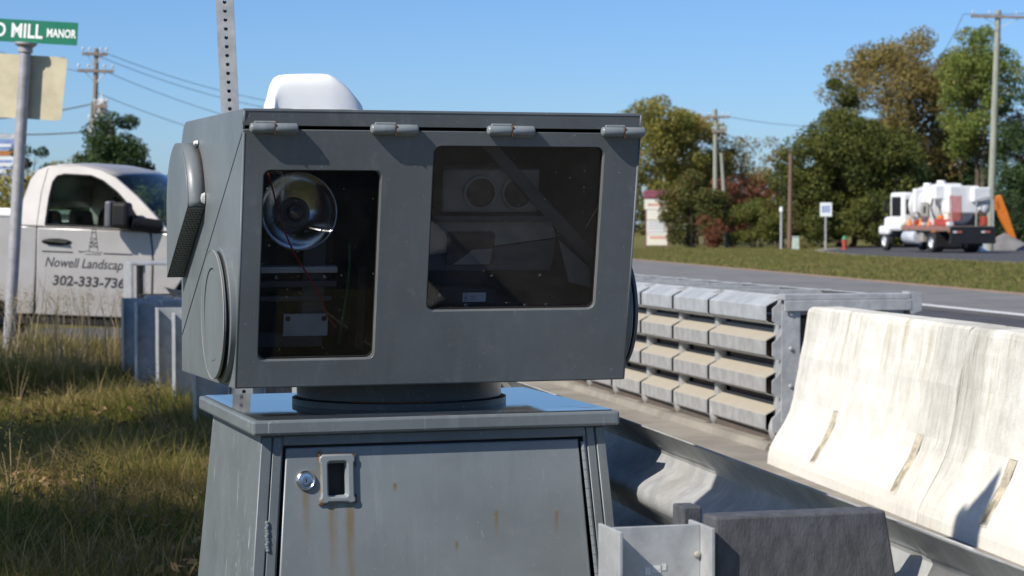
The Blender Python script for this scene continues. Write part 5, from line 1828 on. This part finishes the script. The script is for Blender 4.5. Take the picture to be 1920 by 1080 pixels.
tree('shrub', 'dark shrub behind the white truck cab', 22.4, 137, 3.4, 1.6, 2.3, 1.5, 26, .65, 260, .2, 'cedar_leaf', 39, .04, 'round', 4, 'shrub', GS)
tree('shrub', 'green shrub behind the spoil heap', 29.6, 134, 3.4, 1.6, 1.7, 1.5, 22, .6, 240, .2, 'dark_leaf', 40, .04, 'round', 4, 'shrub', GS)
GL = 'trees behind the pickup'
tree('cedar_tree', 'dark green cedar behind the silver pickup', -14.15, 80, 5.9, 2.75, 2.3, 3.1, 120, .52, 380, .15, 'dark_leaf', 51, .14, 'cone', group=GL, ry=1.6)
tree('cedar_tree', 'lower dark cedar shoulder right of the main cedar', -13.35, 81, 4.4, 2.2, 1.15, 2.0, 34, .45, 300, .14, 'dark_leaf', 52, .10, 'round', group=GL)
tree('cedar_tree', 'lower dark cedar shoulder left of the main cedar', -15.1, 82, 4.6, 2.3, 1.3, 2.1, 40, .45, 300, .14, 'dark_leaf', 58, .10, 'round', group=GL)
tree('shrub', 'olive shrub rising behind the pickup cab roof', -16.0, 83, 3.9, 2.3, 1.5, 1.5, 26, .5, 260, .15, 'olive_leaf', 53, .05, 'round', 3, 'shrub', GL)
tree('shrub', 'yellow green shrub behind the pickup bed', -13.2, 57, 3.0, 1.5, 1.1, 1.3, 18, .45, 260, .13, 'yellow_leaf', 54, .05, 'round', 3, 'shrub', GL)
tree('shrub', 'leafy sapling between the banner and the pickup cab', -12.45, 58, 3.75, 2.7, .45, 1.0, 12, .25, 110, .12, 'dark_leaf', 55, .03, 'round', 2, 'shrub', GL)
tree('shrub', 'olive shrub right of the dark cedar behind the windscreen', -11.1, 72, 3.2, 1.6, 1.1, 1.5, 16, .5, 240, .14, 'olive_leaf', 56, .05, 'round', 3, 'shrub', GL)
tree('shrub', 'green shrub low behind the pickup bonnet', -9.2, 68, 2.2, 1.0, 1.6, 1.0, 16, .5, 240, .14, 'bush_leaf', 57, .05, 'round', 3, 'shrub', GL)
# trees left of the view whose crowns shade the grass
GO = 'trees left of the view that shade the verge'
tree('broadleaf_tree', 'leafy tree left of the view, nearest of the three', -8.5, 2.3, 8.7, 7.4, 1.6, .9, 20, .55, 300, .16, 'green_leaf', 61, .16, 'round', 1, group=GO, ry=.9)
tree('broadleaf_tree', 'leafy tree left of the view, middle one of the three', -8.8, 5.9, 8.8, 7.5, 1.6, .9, 22, .55, 300, .16, 'green_leaf', 62, .16, 'round', 1, group=GO, ry=1.15)
tree('broadleaf_tree', 'leafy tree left of the view, farthest of the three', -10.0, 10.5, 8.8, 7.5, 2.2, 1.0, 32, .55, 320, .16, 'green_leaf', 63, .16, 'round', 1, group=GO, ry=1.35)

# far wood line that closes the horizon
rng = np.random.default_rng(5)
n = 60000
ang = rng.uniform(-.42, .42, n)
dist = rng.uniform(330, 380, n)
hx = 6.0 + np.interp(ang, np.linspace(-.43, .43, 240), rng.uniform(-2.2, 2.6, 240)) + 1.2 * np.sin(ang * 31)
px_ = np.sin(ang) * dist
py_ = np.cos(ang) * dist
pz_ = -GR * py_ + hx * rng.uniform(0, 1, n) ** .8
v, f = leaves(np.stack([px_, py_, pz_], 1), .9, rng)
fw = link(bpy.data.objects.new('far_woods', np_mesh('far_woods', v, f, 'bush_leaf')))
fw['kind'] = 'stuff'
tag(fw, 'distant dark wood line along the horizon', 'woods')

# grass: curved tapering blades
def blades(P, h, w, lean, rng):
    """P (N,3) bases -> tri-strip blades of two segments"""
    n = len(P)
    a = rng.uniform(0, 2 * PI, n)
    side = np.stack([np.cos(a), np.sin(a), np.zeros(n)], 1)
    b_ = rng.uniform(0, 2 * PI, n)
    ln = np.stack([np.cos(b_), np.sin(b_), np.zeros(n)], 1) * (lean * rng.uniform(.2, 1.2, n))[:, None]
    up = np.array([0, 0, 1.])
    hh = h[:, None]
    mid = P + ln * hh * .35 + up * hh * .58
    tip = P + ln * hh * 1.0 + up * hh * (1 - .35 * np.linalg.norm(ln, axis=1))[:, None]
    ww = w[:, None] * .5
    v = np.stack([P - side * ww, P + side * ww, mid + side * ww * .75, mid - side * ww * .75, tip + side * ww * .12, tip - side * ww * .12], 1).reshape(-1, 3)
    i = np.arange(n)[:, None] * 6
    f = np.concatenate([i + np.array([[0, 1, 2, 3]]), i + np.array([[3, 2, 4, 5]])], 0)
    return v, f

def clump_noise(x, y):
    return .5 + .25 * np.sin(x * 2.7 + 1.3 * np.sin(y * 1.9)) + .25 * np.sin(y * 2.3 + 1.7 * np.sin(x * 3.1) + 2)

def left_of_rail(x, y):
    ys = np.array([p.y for p in rail_path.p])
    xs = np.array([p.x for p in rail_path.p])
    o = np.argsort(ys)
    return x < np.interp(y, ys[o], xs[o]) - .02

rng = np.random.default_rng(9)
def scatter(n, x0, x1, y0, y1, power=1.):
    y = y0 + (y1 - y0) * rng.uniform(0, 1, n) ** power
    x = rng.uniform(x0, x1, n)
    return x, y
# dense part in view, thinner around it
xa, ya = scatter(230000, 0, 1, 6.6, 20.2, 1.15)
xa = -.245 * ya + xa * (.245 - .075) * ya
xb, yb_ = scatter(60000, -7, -.2, 4.6, 20.2)
x = np.concatenate([xa, xb])
y = np.concatenate([ya, yb_])
keep = left_of_rail(x, y) & ~((x > -.75) & (x < .4) & (y > 4.6) & (y < 5.9))
c = clump_noise(x, y)
keep &= rng.uniform(0, 1, len(x)) < .35 + .65 * c
x, y, c = x[keep], y[keep], c[keep]
h = (.06 + .16 * c ** 1.4 + rng.exponential(.035, len(x))) * (1 + .35 * (y > 15))
P = np.stack([x, y, -GR * y - .01], 1)
v, f = blades(P, h, rng.uniform(.003, .0065, len(x)) * (1 + y / 30), np.full(len(x), .75), rng)
go = link(bpy.data.objects.new('verge_grass', np_mesh('verge_grass', v, f, 'blade')))
go['kind'] = 'stuff'
tag(go, 'long mixed green and dry grass on the left verge', 'grass')
# tall dry stems in front of the pickup and beside the rail
n = 3000
y = rng.uniform(16.5, 20.2, n)
x = -.245 * y + rng.uniform(0, 1, n) * (.245 - .135) * y
c = clump_noise(x * 1.7, y * 1.7)
k = (rng.uniform(0, 1, n) < c) & left_of_rail(x, y)
x, y, c = x[k], y[k], c[k]
P = np.stack([x, y, -GR * y - .01], 1)
h = rng.uniform(.18, .46, len(x)) + .45 * (rng.uniform(0, 1, len(x)) > .9)
v, f = blades(P, h, rng.uniform(.006, .010, len(x)), np.full(len(x), .35), rng)
# seed heads
tall = P[h > .55] + np.array([0, 0, .62])
tall = tall[::2]
hp = np.repeat(tall, 34, 0) + rng.normal(size=(len(tall) * 34, 3)) * np.array([.012, .012, .055])
v2, f2 = leaves(hp, .022, rng, .3, .25)
st_ = link(bpy.data.objects.new('dry_stems', np_mesh('dry_stems', np.concatenate([v, v2]), np.concatenate([f, f2 + len(v)]), 'straw')))
st_['kind'] = 'stuff'
tag(st_, 'tall straw coloured dry stems in front of the pickup', 'grass')
# short grass on the median and the far verge
n = 200000
s_ = 10 + 120 * rng.uniform(0, 1, n) ** 1.2
t_ = 13.75 + .044 * s_ + rng.uniform(0, 1, n) * 28
x = UX * s_ + UY * t_
y = UY * s_ - UX * t_
fx = np.interp(y, [p[1] for p in far_near], [p[0] for p in far_near])
k = (x < fx - .4) & (x / y > .03) & (x / y < .27) & (y < 135)
x, y = x[k], y[k]
P = np.stack([x, y, -GR * y], 1)
v, f = blades(P, rng.uniform(.03, .10, len(x)), rng.uniform(.015, .03, len(x)), np.full(len(x), .8), rng)
mg = link(bpy.data.objects.new('median_grass', np_mesh('median_grass', v, f, 'medblade')))
mg['kind'] = 'stuff'
tag(mg, 'short mown grass on the median beyond the highway', 'grass')
# broad weeds and fallen leaves among the grass
rng = np.random.default_rng(21)
n = 5200
y = 7.2 + 12.5 * rng.uniform(0, 1, n) ** 1.2
x = -.24 * y + rng.uniform(0, 1, n) * .16 * y
k = left_of_rail(x, y)
P = np.stack([x[k], y[k], -GR * y[k] + rng.uniform(.02, .16, k.sum())], 1)
v, f = leaves(P, .045, rng, .5, .55)
M['litter'] = leafy('fallen_leaves', [(.10, .06, .03), (.22, .13, .06), (.34, .22, .10), (.20, .20, .05)], .25)
lt = link(bpy.data.objects.new('leaf_litter', np_mesh('leaf_litter', v, f, 'litter')))
lt['kind'] = 'stuff'
tag(lt, 'brown fallen leaves caught in the verge grass', 'leaves')
for i, (wx, wy, wh) in enumerate(((-2.15, 9.6, .34), (-3.15, 14.2, .42), (-2.0, 12.6, .36), (-3.6, 16.4, .5), (-2.75, 11.4, .3), (-1.62, 8.7, .3))):
    root = thing('weed', ('dark seeding weed in the grass near the bottom left corner', 'tall dark weed in the shaded grass at the left edge', 'small weed in the sunlit grass beside the pedestal', 'tall dry weed beside the street sign pole', 'leafy weed in the shaded grass band', 'low weed in front of the pedestal side')[i], 'weed', (wx, wy, gz(wy)), group='weeds in the verge grass')
    b = MB()
    tips = []
    for q in range(5):
        a = rng.uniform(0, 2 * PI)
        r_ = rng.uniform(.03, .12)
        h_ = wh * rng.uniform(.7, 1.1)
        tip = (math.cos(a) * r_, math.sin(a) * r_, h_)
        b.tube([(0, 0, -.02), (math.cos(a) * r_ * .4, math.sin(a) * r_ * .4, h_ * .5), tip], [.004, .003, .0015], 5, False)
        tips.append(tip)
    b.obj('stem', 'straw', root)
    pts = np.concatenate([np.array(t) + rng.normal(size=(40, 3)) * np.array([.02, .02, .05]) for t in tips] + [np.array(t) * rng.uniform(.3, .9, (14, 1)) + rng.normal(size=(14, 3)) * .02 for t in tips])
    v, f = leaves(pts, .014 if i != 4 else .04, rng, 0, .5)
    lh = link(bpy.data.objects.new('leaf_heads', np_mesh('leaf_heads', v, f, 'bush_leaf' if i != 4 else 'green_leaf')), root)
    lh['kind'] = 'stuff'
